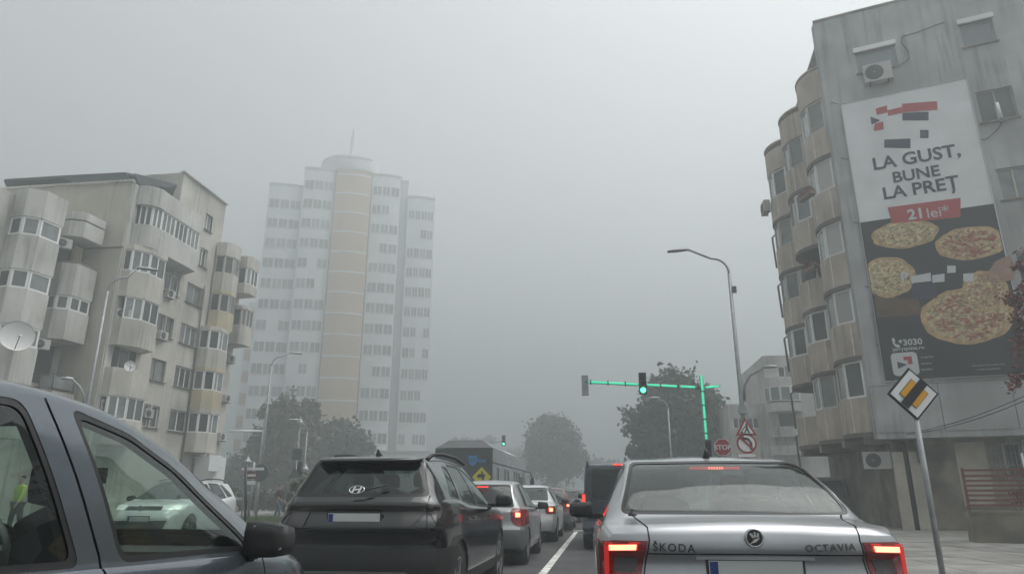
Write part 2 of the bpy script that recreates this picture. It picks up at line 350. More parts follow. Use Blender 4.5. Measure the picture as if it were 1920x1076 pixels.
# ------------------------------------------------------------------ left apartment block
S_ = 2.79
HEAD = {6: 17.65, 5: 14.86, 4: 12.07, 3: 9.28, 2: 6.49, 1: 3.7}; WH = 1.32
LB = thing('apartment_block', 'grey plaster apartment block with faceted bays on the left of the street', 'building', (-30, 36, 0))
def left_block():
    XF, XS = -27., -29.6           # front wall of the tall part, wall of the part set back nearer to us
    # px rectangles of the flat windows of the tall part, read on the front wall plane
    rects = {('A',5): (352,383,5,(.5,)), ('A',4): (340,373,4,(.36,.68)), ('A',3): (330,362,3,(.36,.68)), ('A',2): (320,353,2,(.5,)),
             ('B',5): (309,336,5,(.5,)), ('B',4): (294,309,4,()), ('C',4): (311,325,4,()), ('B',3): (283,311,3,(.4,)), ('B',2): (268,282,2,()), ('C',2): (285,299,2,()),
             ('A',6): (377,391,6,(.5,)), ('A',7): (386,399,7,(.5,))}
    holes = []; wins = []
    Y0, Y1 = 33.65, 43.4
    for (c, f), (xa, xb, fl, mu) in rects.items():
        zt = HEAD[fl] if fl < 7 else 20.2
        yy = {5: 532, 4: 607, 3: 686, 2: 768, 6: 462, 7: 405}[fl]
        ya, yb = atX(xa, yy, XF)[1], atX(xb, yy+6, XF)[1]
        h = WH if fl != 7 else 1.2
        holes.append((ya-Y0, yb-Y0, zt-h, zt)); wins.append((ya, yb, zt-h, h, mu, f))
    for fl in (4, 3, 2): pass
    b = MB()
    # outward (+X) is on the right when walking +Y
    zt_l, zt_r = 19.0, 21.8
    hl = [h for h in holes if h[1] <= 5.2]; 
    wall(b, (XF, Y0), (XF, Y1), 0, zt_l, holes)
    # attic storey over the far half
    Ya = 38.1
    wall(b, (XF, Ya), (XF, Y1), zt_l, zt_r, [(h[0]-(Ya-Y0), h[1]-(Ya-Y0), max(h[2], zt_l+.001), h[3]) for h in holes if h[3] > zt_l])
    wall(b, (XF-9, Ya), (XF, Ya), zt_l, zt_r); wall(b, (XF, Y1), (XF-9, Y1), 0, zt_r)
    wall(b, (XF-9, Y1), (XF-9, Ya), zt_l, zt_r)
    b.prism([(XF-8.9, Ya+.1), (XF-.1, Ya+.1), (XF-.1, Y1-.1), (XF-8.9, Y1-.1)], zt_r-.3, zt_r-.2)
    b.prism([(XF-8.9, Y0+.1), (XF-.1, Y0+.1), (XF-.1, Ya-.01), (XF-8.9, Ya-.01)], zt_l-.25, zt_l-.15)
    b.build('wall', M['plaster_l'], LB)
    for ya, yb, z, h, mu, f in wins:
        window(LB, (XF-.16, (ya+yb)/2, z), 0, yb-ya-.02, h-.02, mu, random.choice(['frame','frame','frame_old','frame_brown']), random.choice(['pane','pane','curtain']))
        MB().box((XF+.05, (ya+yb)/2, z-.03), (.14, yb-ya+.12, .05)).build('sill', M['slab'], LB)
    # end wall facing us
    e = MB(); wall(e, (XF-13, Y0), (XF, Y0), 0, zt_l); e.build('end_wall', M['plaster_end'], LB)
    MB().box((XF-3, Y0-.03, 14.9), (6.2, .05, .07)).build('joint', M['slab'], LB)
    # coping
    MB().box((XF-6.5, Y0-.02, zt_l+.05), (13.1, .3, .1)).build('coping', M['plaster_pale'], LB)
    MB().box((XF-.02, (Ya+Y1)/2, zt_r+.05), (.32, Y1-Ya+.2, .1)).build('coping', M['plaster_pale'], LB)
    # the big rounded top-storey bay with its long ribbon of windows
    pl = [(XF+.02, 34.05)] + arc((XF+.2, 35.0), .95, -75, -8, 5, 1.05, 1) + [(XF+1.15, 35.2), (XF+1.15, 39.1), (XF+.02, 39.7)]
    fc = [(XF+.3, 34.2), (XF+.95, 34.5), (XF+1.15, 35.2), (XF+1.15, 36.5), (XF+1.15, 37.8), (XF+1.15, 39.1)]
    bay(LB, pl, 15.15, 16.5, 17.75, 18.95, 'plaster_pale', ('pane','curtain','curtain','pane','curtain'), 'frame', mulls=[(.5,), (.5,), (.34,.67), (.34,.67), (.34,.67)], facets=fc)
    # faceted bay column below it, floors 5 to 2
    for f in (5, 4, 3, 2):
        w = 1.0 if f in (5, 4) else .9
        pl = [(XF+.02, 33.85), (XF+.55, 33.9), (XF+1.15, 34.75), (XF+1.15, 36.2), (XF+.02, 36.75)]
        op = f == 3
        bay(LB, pl, HEAD[f]-2.55 if f != 2 else 3.9, HEAD[f]-1.28, HEAD[f]-.02, HEAD[f]+.24 if f != 5 else HEAD[f]+.29, 'plaster_l', ('pane','curtain','pane'), 'frame', mulls=[(), (.5,), (.5,), ()], openb=op, skip=(0,) if f == 4 else ())
        if op:
            MB().box((XF+.03, 35.3, HEAD[f]-.64), (.04, 1.9, 1.26)).build('balcony_shade_panel', M['dark'], LB)  # dark flat panel standing in for the shade inside the open balcony
            window(LB, (XF+.06, 35.2, HEAD[f]-1.26), 0, .8, 1.2, (), 'frame_old', 'pane')
    # far column of bays C, floors 6 to 2, and corner bays D that hang free
    for f in (6, 5, 4, 3, 2):
        wide = f <= 4
        y0, y1, pr = (42.1, 44.6, 1.2) if wide else (42.8, 44.9, 1.15)
        pl = [(XF+.12, y0), (XF+.75, y0+.15), (XF+pr, y0+.75), (XF+pr, y1-.6), (XF+.12, y1)]
        m = 'plaster_l' if f not in (5, 3) else 'plaster_ochre'
        bay(LB, pl, HEAD[f]-2.55, HEAD[f]-1.3, HEAD[f]-.02, HEAD[f]+.24 if f != 6 else HEAD[f]+1.0, m, ('pane','pane','curtain'), 'frame' if wide else 'frame_old', mulls=[(), (), (.36,), ()])
    # end piece of the block and the free-hanging corner bay
    q = MB(); XE = XF+.1
    wall(q, (XE, 43.401), (XE, 46.6), 0, 18.6); wall(q, (XE, 46.6), (XE-9, 46.6), 0, 18.6); q.prism([(XE-8.9, 43.5), (XE-.1, 43.5), (XE-.1, 46.5), (XE-8.9, 46.5)], 18.2, 18.3)
    q.build('wall', M['plaster_l'], LB)
    for zb, zt in ((HEAD[6]-2.2, HEAD[6]-.25), (HEAD[5]-3.2, HEAD[5]-.6)):
        pl = [(XE+.02, 44.95), (XE+1.2, 45.0), (XE+1.45, 45.4), (XE+1.45, 46.4), (XE+.02, 46.55)]
        s = zt-1.25
        bay(LB, pl, zb, s, zt, zt+(.9 if zb > 15 else .25), 'plaster_l', ('pane','curtain','pane'), 'frame' if zb > 15 else 'frame_old', mulls=[(.5,), (), (.5,), ()])
    # drain pipes
    for y, x in ((42.0, XF+.1), (44.75, XF+.25)):
        MB().tube([(x, y, 18.5 if y > 43 else 15.1), (x, y, 3.2)], .05, 6).build('drain_pipe', M['slab'], LB)
    # lower white shop corner at street level
    s = MB(); s.box((XF+.95, 44.0, 1.85), (1.4, 1.4, 3.7)); s.build('shop_annex', M['white'], LB)
    # part set back, nearer to us
    b = MB(); hs = [(1.2, 2.0, z-1.6, z) for z in (14.6, 11.8, 9.0)]
    wall(b, (XS, 14), (XS, Y0), 0, 16.1, [(18.9, 19.55, z-2.0, z) for z in (14.75, 6.4)]); wall(b, (XS-9, 14), (XS, 14), 0, 16.1)
    b.prism([(XS-9, 14.1), (XS-.1, 14.1), (XS-.1, Y0), (XS-9, Y0)], 15.7, 15.85); b.build('wall', M['plaster_pale'], LB)
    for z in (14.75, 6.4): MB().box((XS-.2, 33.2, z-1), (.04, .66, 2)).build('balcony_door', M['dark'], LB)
    # bay column 1, glazed on every floor
    for f in (5, 4, 3, 2):
        pl = [(XS+.02, 28.7), (XS+.85, 28.58), (XS+1.5, 29.1), (XS+1.6, 30.38), (XS+.02, 30.7)]
        bay(LB, pl, HEAD[f]-2.62, HEAD[f]-1.0, HEAD[f]-.02, HEAD[f]+.17 if f != 5 else HEAD[f]+1.5, 'plaster_pale', ('pane','curtain','curtain'), 'frame', fr=.1, mulls=[(), (), (), ()])
    # bay column 2: glazed on floor 4, open on 5, hung over an open balcony on 3
    pl = [(XS+.02, 31.65), (XS+.9, 31.55), (XS+1.52, 31.9), (XS+1.6, 33.32), (XS+.02, 33.6)]
    bay(LB, pl, 14.9, 15.8, 15.9, 16.35, 'plaster_pale', openb=True)
    bay(LB, pl, 11.6, 13.35, 13.4, 13.42, 'plaster_pale', openb=True)
    bay(LB, pl, 9.15, 10.75, 11.55, 11.6, 'plaster_pale', ('curtain','curtain','pane'), 'frame', fr=.1, mulls=[(), (), (.5,), ()])
    bay(LB, pl, 5.55, 6.4, 6.42, 6.44, 'plaster_pale', openb=True)
    r = MB(); ri = poly_inset(pl, .12)
    for z in (6.6, 7.3): r.tube([(x, y, z) for x, y in ri], .03, 6)
    for x, y in ri[1:-1]: r.tube([(x, y, 6.4), (x, y, 7.3)], .03, 6)
    r.build('railing', M['rail'], LB)
    g = MB()
    for i in range(1, len(ri)-1):
        a, c = np.array(ri[i]), np.array(ri[i+1]); g.slab([(*a, 6.62), (*c, 6.62), (*c, 7.2), (*a, 7.2)], (c[1]-a[1], -(c[0]-a[0]), 0), .01)
    g.build('railing_glass', M['curtain'], LB)
    MB().box((XS+.03, 32.4, 8.0), (.04, 1.5, 2.1)).build('balcony_shade_panel', M['dark'], LB)  # this and the next panel: balcony shade put into a dark colour
    MB().box((XS+.03, 32.2, 14.2), (.04, 1.5, 1.5)).build('balcony_shade_panel', M['dark'], LB)
    MB().box((XS+.3, 33.1, 14.1), (.2, .6, 1.4)).build('balcony_partition', M['plaster_ochre'], LB)
    # dark canopy of the roof terrace
    c = MB()
    top = [tuple(atY(8, 336, 33.8)), tuple(atY(120, 329, 33.8)), tuple(atY(236, 323, 33.8)), tuple(atX(332, 346, XF+.1)), (XF-2, 39.5, 19.7), (-40, 40, 19.6)]
    c.slab(top, (0,0,1), .14)
    c.build('roof_canopy', M['canopy'], LB)
    k = MB(); k.slab([tuple(atY(x, y, 33.78)) for x, y in ((110,331),(236,323),(246,343),(140,345))], (0,-1,0), .05); k.build('canopy_skirt', M['canopy'], LB)
    k = MB(); k.slab([tuple(atX(x, y, XF+.12)) for x, y in ((252,325),(332,346),(318,352),(262,347))], (1,0,0), .05); k.build('canopy_skirt', M['canopy'], LB)
    MB().box((XF+.04, 34.0, 9.6), (.08, .55, 18.6)).build('corner_pilaster', M['plaster_pale'], LB)
    for x, y, z in ((-39, 34.2, 19.1), (-33, 34.2, 19.4), (XF-.7, 34.4, 19.6), (XF-.4, 37.6, 19.3)):
        MB().tube([(x, y, 18.7), (x, y, z)], .06, 6).build('canopy_post', M['rail'], LB)
left_block()

# ------------------------------------------------------------------ tower far behind
TW = thing('tower_block', 'tall white tower block with an ochre stripe fading into the fog', 'building', (-40, 100, 0))
def tower():
    K = 150/90.
    D = lambda x, y: atD(x, y, 150)
    n_f = 16; st = 2.83*K
    # centre direction; local frame: u to the right across the view, n towards the viewer
    c = atD(655, 700, 150); ang = math.atan2(c[1], c[0]); n = np.array([-math.cos(ang), -math.sin(ang)]); u = np.array([-n[1], n[0]]); u = u if u[0] > 0 else -u
    o = np.array([c[0], c[1]])
    def W2(a, d): return tuple(o+u*a+n*d)          # a right, d towards us
    uv = lambda x, y: float(np.dot(D(x, y)[:2]-o, u))
    segs = [  # name, left, right, depth front, top z, material, bulge
        ('a', uv(478,560), uv(548,560), -1.5, 41.5*K, 'twhite', .35), ('b', uv(548,560), uv(610,560), .2, 43.9*K, 'twhite', .4),
        ('c', uv(612,560), uv(682,560), 1.2, 44.0*K, 'torange', .8), ('d', uv(684,560), uv(741,560), .4, 43.9*K, 'twhite', .45),
        ('e', uv(743,560), uv(757,560), -2.0, 44*K, 'tgrey', .0), ('f', uv(757,560), uv(811,560), -1.0, 41.4*K, 'twhite', .35)]
    for nm, l, r, d, zt, m, bu in segs:
        N = 8; fr = [W2(l+(r-l)*i/N, d+bu*(1-(2*i/N-1)**2)) for i in range(N+1)]
        back = [W2(r, -16), W2(l, -16)]
        MB().prism(fr+back, 0, zt).build('wall', M[m], TW)
        if nm == 'c':
            for k in range(2, n_f+1):
                f2 = [W2(l-.03+(r-l+.06)*i/N, d+.06+bu*(1-(2*i/N-1)**2)) for i in range(N+1)]
                MB().prism(f2+[W2(r, d-.5), W2(l, d-.5)], k*st+1.2, k*st+1.55).build('string_course', M['twhite'], TW)
        elif nm != 'e':
            nw = {'a': 3, 'b': 3, 'd': 3, 'f': 4}[nm]
            for k in range(1, n_f):
                z = k*st+2.1
                if z+1.9 > zt: continue
                for q in range(nw):
                    if random.random() < .08: continue
                    t = (q+.5)/nw*.92+.04
                    a = l+(r-l)*t; dd = d+bu*(1-(2*t-1)**2); sl_ = -4*bu*(2*t-1)/(r-l)
                    nn = n-u*sl_*-1*0-u*0; nn = n+u*(-sl_); nn = nn/np.hypot(*nn)
                    p = W2(a, dd+.04)
                    window(TW, (*p, z), math.atan2(nn[1], nn[0]), (r-l)/nw*(.92 if q != 1 else .8), 2.3, (.5,), 'frame', 'pane_hazed' if random.random() < .75 else 'curtain', .1)
                # slab line under every floor
                f2 = [W2(l+(r-l)*i/N, d+.05+bu*(1-(2*i/N-1)**2)) for i in range(N+1)]
        f2 = [W2(l-.1+(r-l+.2)*i/N, d+.12+bu*(1-(2*i/N-1)**2)) for i in range(N+1)]
        MB().prism(f2+[W2(r, -16.1), W2(l, -16.1)], zt, zt+.5).build('parapet', M['tgrey'], TW)
    # left lower wing in ochre/white stripes, plant room, mast
    l, r = uv(432,800), uv(478,800)
    MB().prism([W2(l, -3), W2(r, -3), W2(r, -16), W2(l, -16)], 0, 25*K).build('wing_wall', M['twhite'], TW)
    for k in range(1, 8): MB().prism([W2(l+.3, -2.9), W2(r-.6, -2.9), W2(r-.6, -3.4), W2(l+.3, -3.4)], k*st+.5, k*st+2.9).build('wing_panel', M['torange'], TW)
    rd_ = abs(uv(716,310)-uv(600,310))/2; c2 = W2(uv(658,300), -rd_-.5)
    MB().lathe([(rd_, 43*K), (rd_, 47.0*K), (rd_*.99, 47.1*K), (rd_*.85, 47.3*K), (rd_*.5, 47.5*K), (.01, 47.6*K)], (c2[0], c2[1], 0), n=28).build('plant_room', M['tgrey'], TW)
    l, r = uv(572,330), uv(744,330); MB().prism([W2(l, -2), W2(r, -2), W2(r, -13), W2(l, -13)], 43.5*K, 44.4*K).build('roof_parapet', M['twhite'], TW)
    MB().lathe([(2.3, 47.4*K), (1.8, 48.6*K), (1.0, 49.0*K), (.6, 49.1*K), (.5, 51.5*K), (.2, 53.5*K)], (c2[0], c2[1], 0), n=12).build('mast', M['tgrey'], TW)
    # low pale building at its foot
    PB = thing('podium_building', 'low pale building at the foot of the tower', 'building', (*W2(uv(735,820), 6), 0))
    l, r = uv(668,820), uv(803,820)
    MB().prism([W2(l, 5), W2(r, 5), W2(r, 0), W2(l, 0)], 0, 9.6).build('wall', M['twhite'], PB)
    MB().prism([W2(l-.2, 5.3), W2(r+.2, 5.3), W2(r+.2, 0), W2(l-.2, 0)], 9.6, 10).build('cornice', M['tgrey'], PB)
    fa = math.atan2(n[1], n[0])
    for q in range(5):
        a = l+(r-l)*(q+.5)/5
        window(PB, (*W2(a, 5.04), 4.6), fa, 1.4, 2.0, (.5,), 'frame', 'pane', .1)
tower()
# ------------------------------------------------------------------ right apartment block with the big banner
KX = np.array([9.66, 26.3]); AE = R(16.9); EU = np.array([math.cos(AE), -math.sin(AE)]); EN = np.array([-math.sin(AE), -math.cos(AE)]); EF = math.atan2(EN[1], EN[0])
def E2(u, d=0.): return tuple(KX+EU*u+EN*d)                  # u along the end wall, d out of it
def epx(x, y, d=0.):                                          # pixel -> (u, z) on the end wall
    p = atN(x, y, (*E2(0, d), 0), (*EN, 0)); return float(np.dot(p[:2]-KX, EU)), float(p[2])
RB = thing('apartment_block', 'grey concrete apartment block with brown rounded bays and a pizza banner', 'building', (16, 30, 0))
def right_block():
    ZT, Z0 = 20.7, 3.2; L = 15.
    holes = []; wins = []
    for xa, xb, ya, yb, fm, pm in ((1604,1682,92,132,'frame_old','curtain'), (1800,1866,40,84,'frame_old','curtain'), (1832,1905,166,226,'frame_old','pane'), (1872,1935,312,372,'frame_old','curtain'), (1908,1975,468,530,'frame_old','pane')):
        xm, ym = (xa+xb)/2, (ya+yb)/2
        ua, ub = epx(xa, ym)[0], epx(xb, ym)[0]; zt, zb = epx(xm, ya)[1], epx(xm, yb)[1]
        holes.append((ua, ub, zb, zt)); wins.append((ua, ub, zb, zt, fm, pm))
    b = MB(); zp = 5.05
    wall(b, E2(0), E2(L), zp, ZT, holes, .2)
    # return fin at the corner, roof, flank and back
    wall(b, (10.6, 26.75), (KX[0], 26.75-.1), Z0, ZT); wall(b, (KX[0], 26.65), tuple(KX), Z0, ZT)
    e = E2(L); wall(b, e, (e[0], e[1]+14), Z0, ZT); wall(b, (e[0], e[1]+14), (10.6, 36.2), Z0, ZT)
    b.prism([E2(.1, -.3), E2(L-.1, -.3), (e[0]-.1, e[1]+13.8), (10.7, 36)], ZT-.6, ZT-.5)
    b.prism([E2(.02, -.02), E2(L, -.02), (e[0], e[1]+13.9), (10.65, 36.1), (10.65, 26.8), (KX[0]+.02, 26.7)], Z0-.02, Z0+.2)
    b.build('end_wall', M['concrete_r'], RB)
    for i in range(7):                                       # precast panels under the banner, joints open
        u0, u1 = i*2.14+.012, (i+1)*2.14-.012
        MB().prism([E2(u0, 0), E2(u1, 0), E2(u1, -.2), E2(u0, -.2)], Z0+.201, zp-.02).build('wall_panel', M['concrete_r'], RB)
    MB().prism([E2(0, -.05), E2(L, -.05), E2(L, -.25), E2(0, -.25)], Z0+.2, zp).build('joint', M['slab'], RB)
    MB().prism([E2(-.03, .04), E2(L, .04), E2(L, -.3), E2(-.03, -.3)], ZT, ZT+.1).build('coping', M['concrete_dark'], RB)
    # plant room on the roof
    MB().prism([E2(3.6, -.6), E2(9, -.6), E2(9, -5), E2(3.6, -5)], ZT-.5, ZT+2.2).build('roof_house', M['concrete_r'], RB)
    for k, (ua, ub, zb, zt, fm, pm) in enumerate(wins):
        c = E2((ua+ub)/2, -.12); window(RB, (*c, zb+.005), EF, ub-ua-.01, zt-zb-.01, (.5,) if k in (2, 3) else (), fm, 'pane_sky' if k < 2 else pm, .05)
        MB().prism([E2(ua-.06, .07), E2(ub+.06, .07), E2(ub+.06, -.02), E2(ua-.06, -.02)], zb-.06, zb).build('sill', M['concrete_dark'], RB)
        if k < 2: MB().prism([E2(ua-.05, .1), E2(ub+.05, .1), E2(ub+.05, -.1), E2(ua-.05, -.1)], zt, zt+.2).build('shutter_box', M['frame'], RB)
    # side wall behind the bays
    s = MB(); XB = 10.6
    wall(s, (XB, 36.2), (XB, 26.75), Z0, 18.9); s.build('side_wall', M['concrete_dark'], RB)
    heads, sills = (17.25, 14.5, 11.7, 8.9, 6.1), (15.85, 13.15, 10.35, 7.55, 4.72)
    for ci, yc in enumerate((27.75, 30.9, 34.05)):
        c = (XB, yc); pl = arc(c, 1.5, 90, 270, 14); fc = arc(c, 1.5, 96, 264, 5)
        dz = 0.
        for f in range(5):
            zb = heads[f+1] if f < 4 else 3.3
            op = (ci, f) in ((1, 2), (2, 4))
            o = MB().prism(pl, zb+(.16 if f < 4 else 0), sills[f]).build('bay_parapet', M['bay_r'], RB)
            MB().prism(arc(c, 1.52, 90, 270, 14), zb-.001, zb+.16).build('slab_edge', M['slab'], RB)
            for a in ((150, 186, 222, 258) if f % 2 else (140, 172, 205, 240)):                         # pale joint strips of the cladding
                x, y = c[0]+1.505*math.cos(R(a)), c[1]+1.505*math.sin(R(a))
                MB().box((x, y, (zb+.16+sills[f])/2), (.02, .05, sills[f]-zb-.2), R(a)).build('joint_strip', M['strip'], RB)
            if op:
                MB().box((XB-.03, yc, (sills[f]+heads[f])/2), (.04, 2.4, heads[f]-sills[f])).build('balcony_shade_panel', M['concrete_dark'], RB); continue  # darker back panel added for the shade of the open balcony
            ins = poly_inset(fc, .07)
            for i in range(5):
                a, d = np.array(ins[i]), np.array(ins[i+1]); Ln = np.hypot(*(d-a)); t = (d-a)/Ln
                window(RB, (*((a+d)/2), sills[f]+.003), math.atan2(-t[0], t[1]), Ln-.005, heads[f]-sills[f]-.006, (), random.choice(['frame','frame','frame','frame_old']), random.choice(['curtain','pane','pane','curtain','pane','blind']), .085)
        MB().prism(pl, heads[0], 18.65 if ci == 0 else 18.55-.05*ci).build('bay_lintel', M['bay_r'], RB)
        MB().prism(arc(c, 1.53, 90, 270, 14), 18.7, 18.78).build('coping', M['bay_r'], RB)
    # bent handrail pipes on the outer side of the far bays
    for z in (13.0, 10.3, 7.5, 4.7, 2.6):
        MB().tube([(XB-1.1, 35.4, z+1.5), (XB-1.25, 35.6, z+1.4), (XB-1.2, 35.6, z-.3)], .05, 6).build('drain_pipe', M['slab'], RB)
    # recessed ground floor
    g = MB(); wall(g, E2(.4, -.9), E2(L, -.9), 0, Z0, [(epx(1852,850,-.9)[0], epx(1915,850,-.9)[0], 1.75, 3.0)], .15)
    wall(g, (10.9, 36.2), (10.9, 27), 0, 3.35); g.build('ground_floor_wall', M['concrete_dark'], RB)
    ua, ub = epx(1852,850,-.9)[0], epx(1915,850,-.9)[0]
    window(RB, (*E2((ua+ub)/2, -1.0), 1.755), EF, ub-ua-.01, 1.24, (.5,), 'frame_old', 'pane')
    q = MB()
    for i in range(8): u = ua+(ub-ua)*(i+.5)/8; q.tube([(*E2(u, -.87), 1.72), (*E2(u, -.87), 3.02)], .014, 5)
    for z in (1.85, 2.25, 2.65, 2.95): q.tube([(*E2(ua, -.87), z), (*E2(ub, -.87), z)], .012, 5)
    q.build('window_grille', M['steel'], RB)
    # plastered patches, pipe chases
    up = epx(1795, 870, -.9)[0]
    MB().prism([E2(up, -.86), E2(ua-.05, -.86), E2(ua-.05, -.91), E2(up, -.91)], .9, 3.05).build('plaster_patch', M['concrete_lite'], RB)
    MB().prism([E2(ub+.05, -.86), E2(ub+1.4, -.86), E2(ub+1.4, -.91), E2(ub+.05, -.91)], .9, 3.1).build('plaster_patch', M['concrete_lite'], RB)
    for xa, xb in ((1684, 1706), (1716, 1742)):
        u0, u1 = epx(xa, 930, -.5)[0], epx(xb, 930, -.5)[0]
        MB().prism([E2(u0, -.5), E2(u1, -.5), E2(u1, -.95), E2(u0, -.95)], .05, 2.75).build('pipe_chase', M['concrete_lite'], RB)
    u0 = epx(1711, 930, -.5)[0]; MB().tube([(*E2(u0-.05, -.62), 3.1), (*E2(u0-.02, -.62), 2.2), (*E2(u0, -.6), .05)], .09, 8).build('drain_pipe', M['black'], RB)
    u0 = epx(1728, 850, -.3)[0]; MB().tube([(*E2(u0, -.45), 3.18), (*E2(u0, -.45), 2.35)], .14, 10).build('soil_pipe', M['slab'], RB)
    # beam ends under the bays
    for y in (27.0, 29.4, 32.4, 35.4): MB().box((10.3, y, 3.2), (1.6, .35, .28)).build('beam', M['concrete_dark'], RB)
right_block()

def ac_unit(pos, face, label, w=.8, h=.56, d=.3, group='outdoor air conditioner units'):
    """split outdoor unit: casing, round fan grille, two brackets; pos = bottom centre of its back"""
    t = thing('air_conditioner', label, 'air conditioner', pos, face+R(90), group)
    t['_o'] = (0,0,0)
    MB().box((0, -d/2, h/2), (w, d, h)).build('casing', M['ac'], t)
    c = MB().lathe([(.03, -d-.012), (h*.4, -d-.012), (h*.42, -d-.004), (h*.42, -d+.02)], (-w*.13, 0, h*.5), 'y', 20); c.build('fan_grille', M['grille'], t)
    r = MB()
    for k in (.15, .26, .36): r.lathe([(h*k, -d-.02), (h*k+.008, -d-.026), (h*k+.016, -d-.02)], (-w*.13, 0, h*.5), 'y', 18)
    r.build('fan_guard', M['steel_dark'], t)
    for s in (-1, 1): MB().box((s*w*.32, -d/2, -.03), (.04, d+.06, .05)).build('bracket', M['steel_dark'], t)
    return t
u, z = epx(1648, 158); ac_unit((*E2(u, .02), z), EF, 'white air conditioner under the shuttered window above the pizza banner', 1.0, .8)
u, z = epx(1646, 879, -.9); ac_unit((*E2(u, -.88), z), EF, 'old air conditioner on the grimy ground floor wall under the overhang', .9, .6)
def cable(name, pts, r, label, m='black', cat='cable'):
    b = MB().tube(pts, r, 5); o = b.build(name, M[m]); return tag(o, label, cat)
pts = [(*E2(epx(x, y)[0], .04), epx(x, y)[1]) for x, y in ((1673,128),(1690,122),(1704,112),(1703,98),(1690,82),(1692,70),(1720,62),(1755,48),(1770,44))]
cable('cable', pts, .018, 'loose black cable looping from the air conditioner up the end wall')
pts = [(*E2(epx(x, y)[0], .05), epx(x, y)[1]) for x, y in ((1838,264),(1850,262),(1866,248),(1876,236))]
cable('cable', pts, .015, 'short cable leading to the antenna beside the banner')
# small white wall antenna
u, z = epx(1876, 235); an = thing('wall_antenna', 'small white antenna on a bracket under the half open window', 'antenna', (*E2(u, .0), z))
MB().tube([(*E2(u, 0), z), (*E2(u, .35), z+.05)], .03, 6).build('bracket', M['steel_dark'], an); MB().box((*E2(u, .35), z), (.16, .12, .12), -AE).build('junction_box', M['steel_dark'], an)
MB().tube([(*E2(u-.02, .36), z+.1), (*E2(u-.05, .36), z+.75)], .06, 8).build('rod', M['white'], an)
# two wires sagging across the corner
for k, (dy, lab) in enumerate(((0, 'upper of two thin wires sagging from the right edge to the corner'), (9, 'lower of two thin wires sagging from the right edge to the corner'))):
    a = atD(1930, 738+dy, 21); c = atD(1700, 812+dy*.3, 24.6); pts = []
    for i in range(13):
        t = i/12; p = a*(1-t)+c*t; p[2] -= .5*t*(1-t); pts.append(tuple(p))
    cable('wire', pts, .011, lab)

# banner -------------------------------------------------------------
M['ban_w'] = mat('banner_white', (.70, .71, .72), .6, var=.07, vscale=1.2, bump=.6, bscale=1.2)
M['ban_d'] = mat('banner_dark', (.009, .010, .012), .45, var=.3, vscale=.5, bump=.12, bscale=2.5)
M['ban_red'] = mat('print_red', (.40, .045, .05), .6)
M['ban_navy'] = mat('print_navy', (.028, .032, .065), .6)
M['print_w'] = mat('print_white', (.55, .56, .58), .6)
M['crust'] = mat('print_crust', (.46, .31, .15), .6, var=.3, vscale=5)
M['cheese'] = mat('print_cheese', (.52, .42, .24), .6, var=.35, vscale=9, dirt=(.33, .20, .10), dscale=6)
M['ham'] = mat('print_ham', (.36, .16, .11), .6, var=.4, vscale=10)
M['sauce'] = mat('print_sauce', (.30, .085, .04), .6, var=.35, vscale=12); M['olive'] = mat('print_olive', (.06, .045, .03), .6)
M['herb'] = mat('print_herb', (.22, .21, .08), .6, var=.3, vscale=9)
M['skin_p'] = mat('print_skin', (.33, .20, .14), .6, var=.12, vscale=3)
M['board'] = mat('print_board', (.10, .055, .025), .6, var=.3, vscale=3)
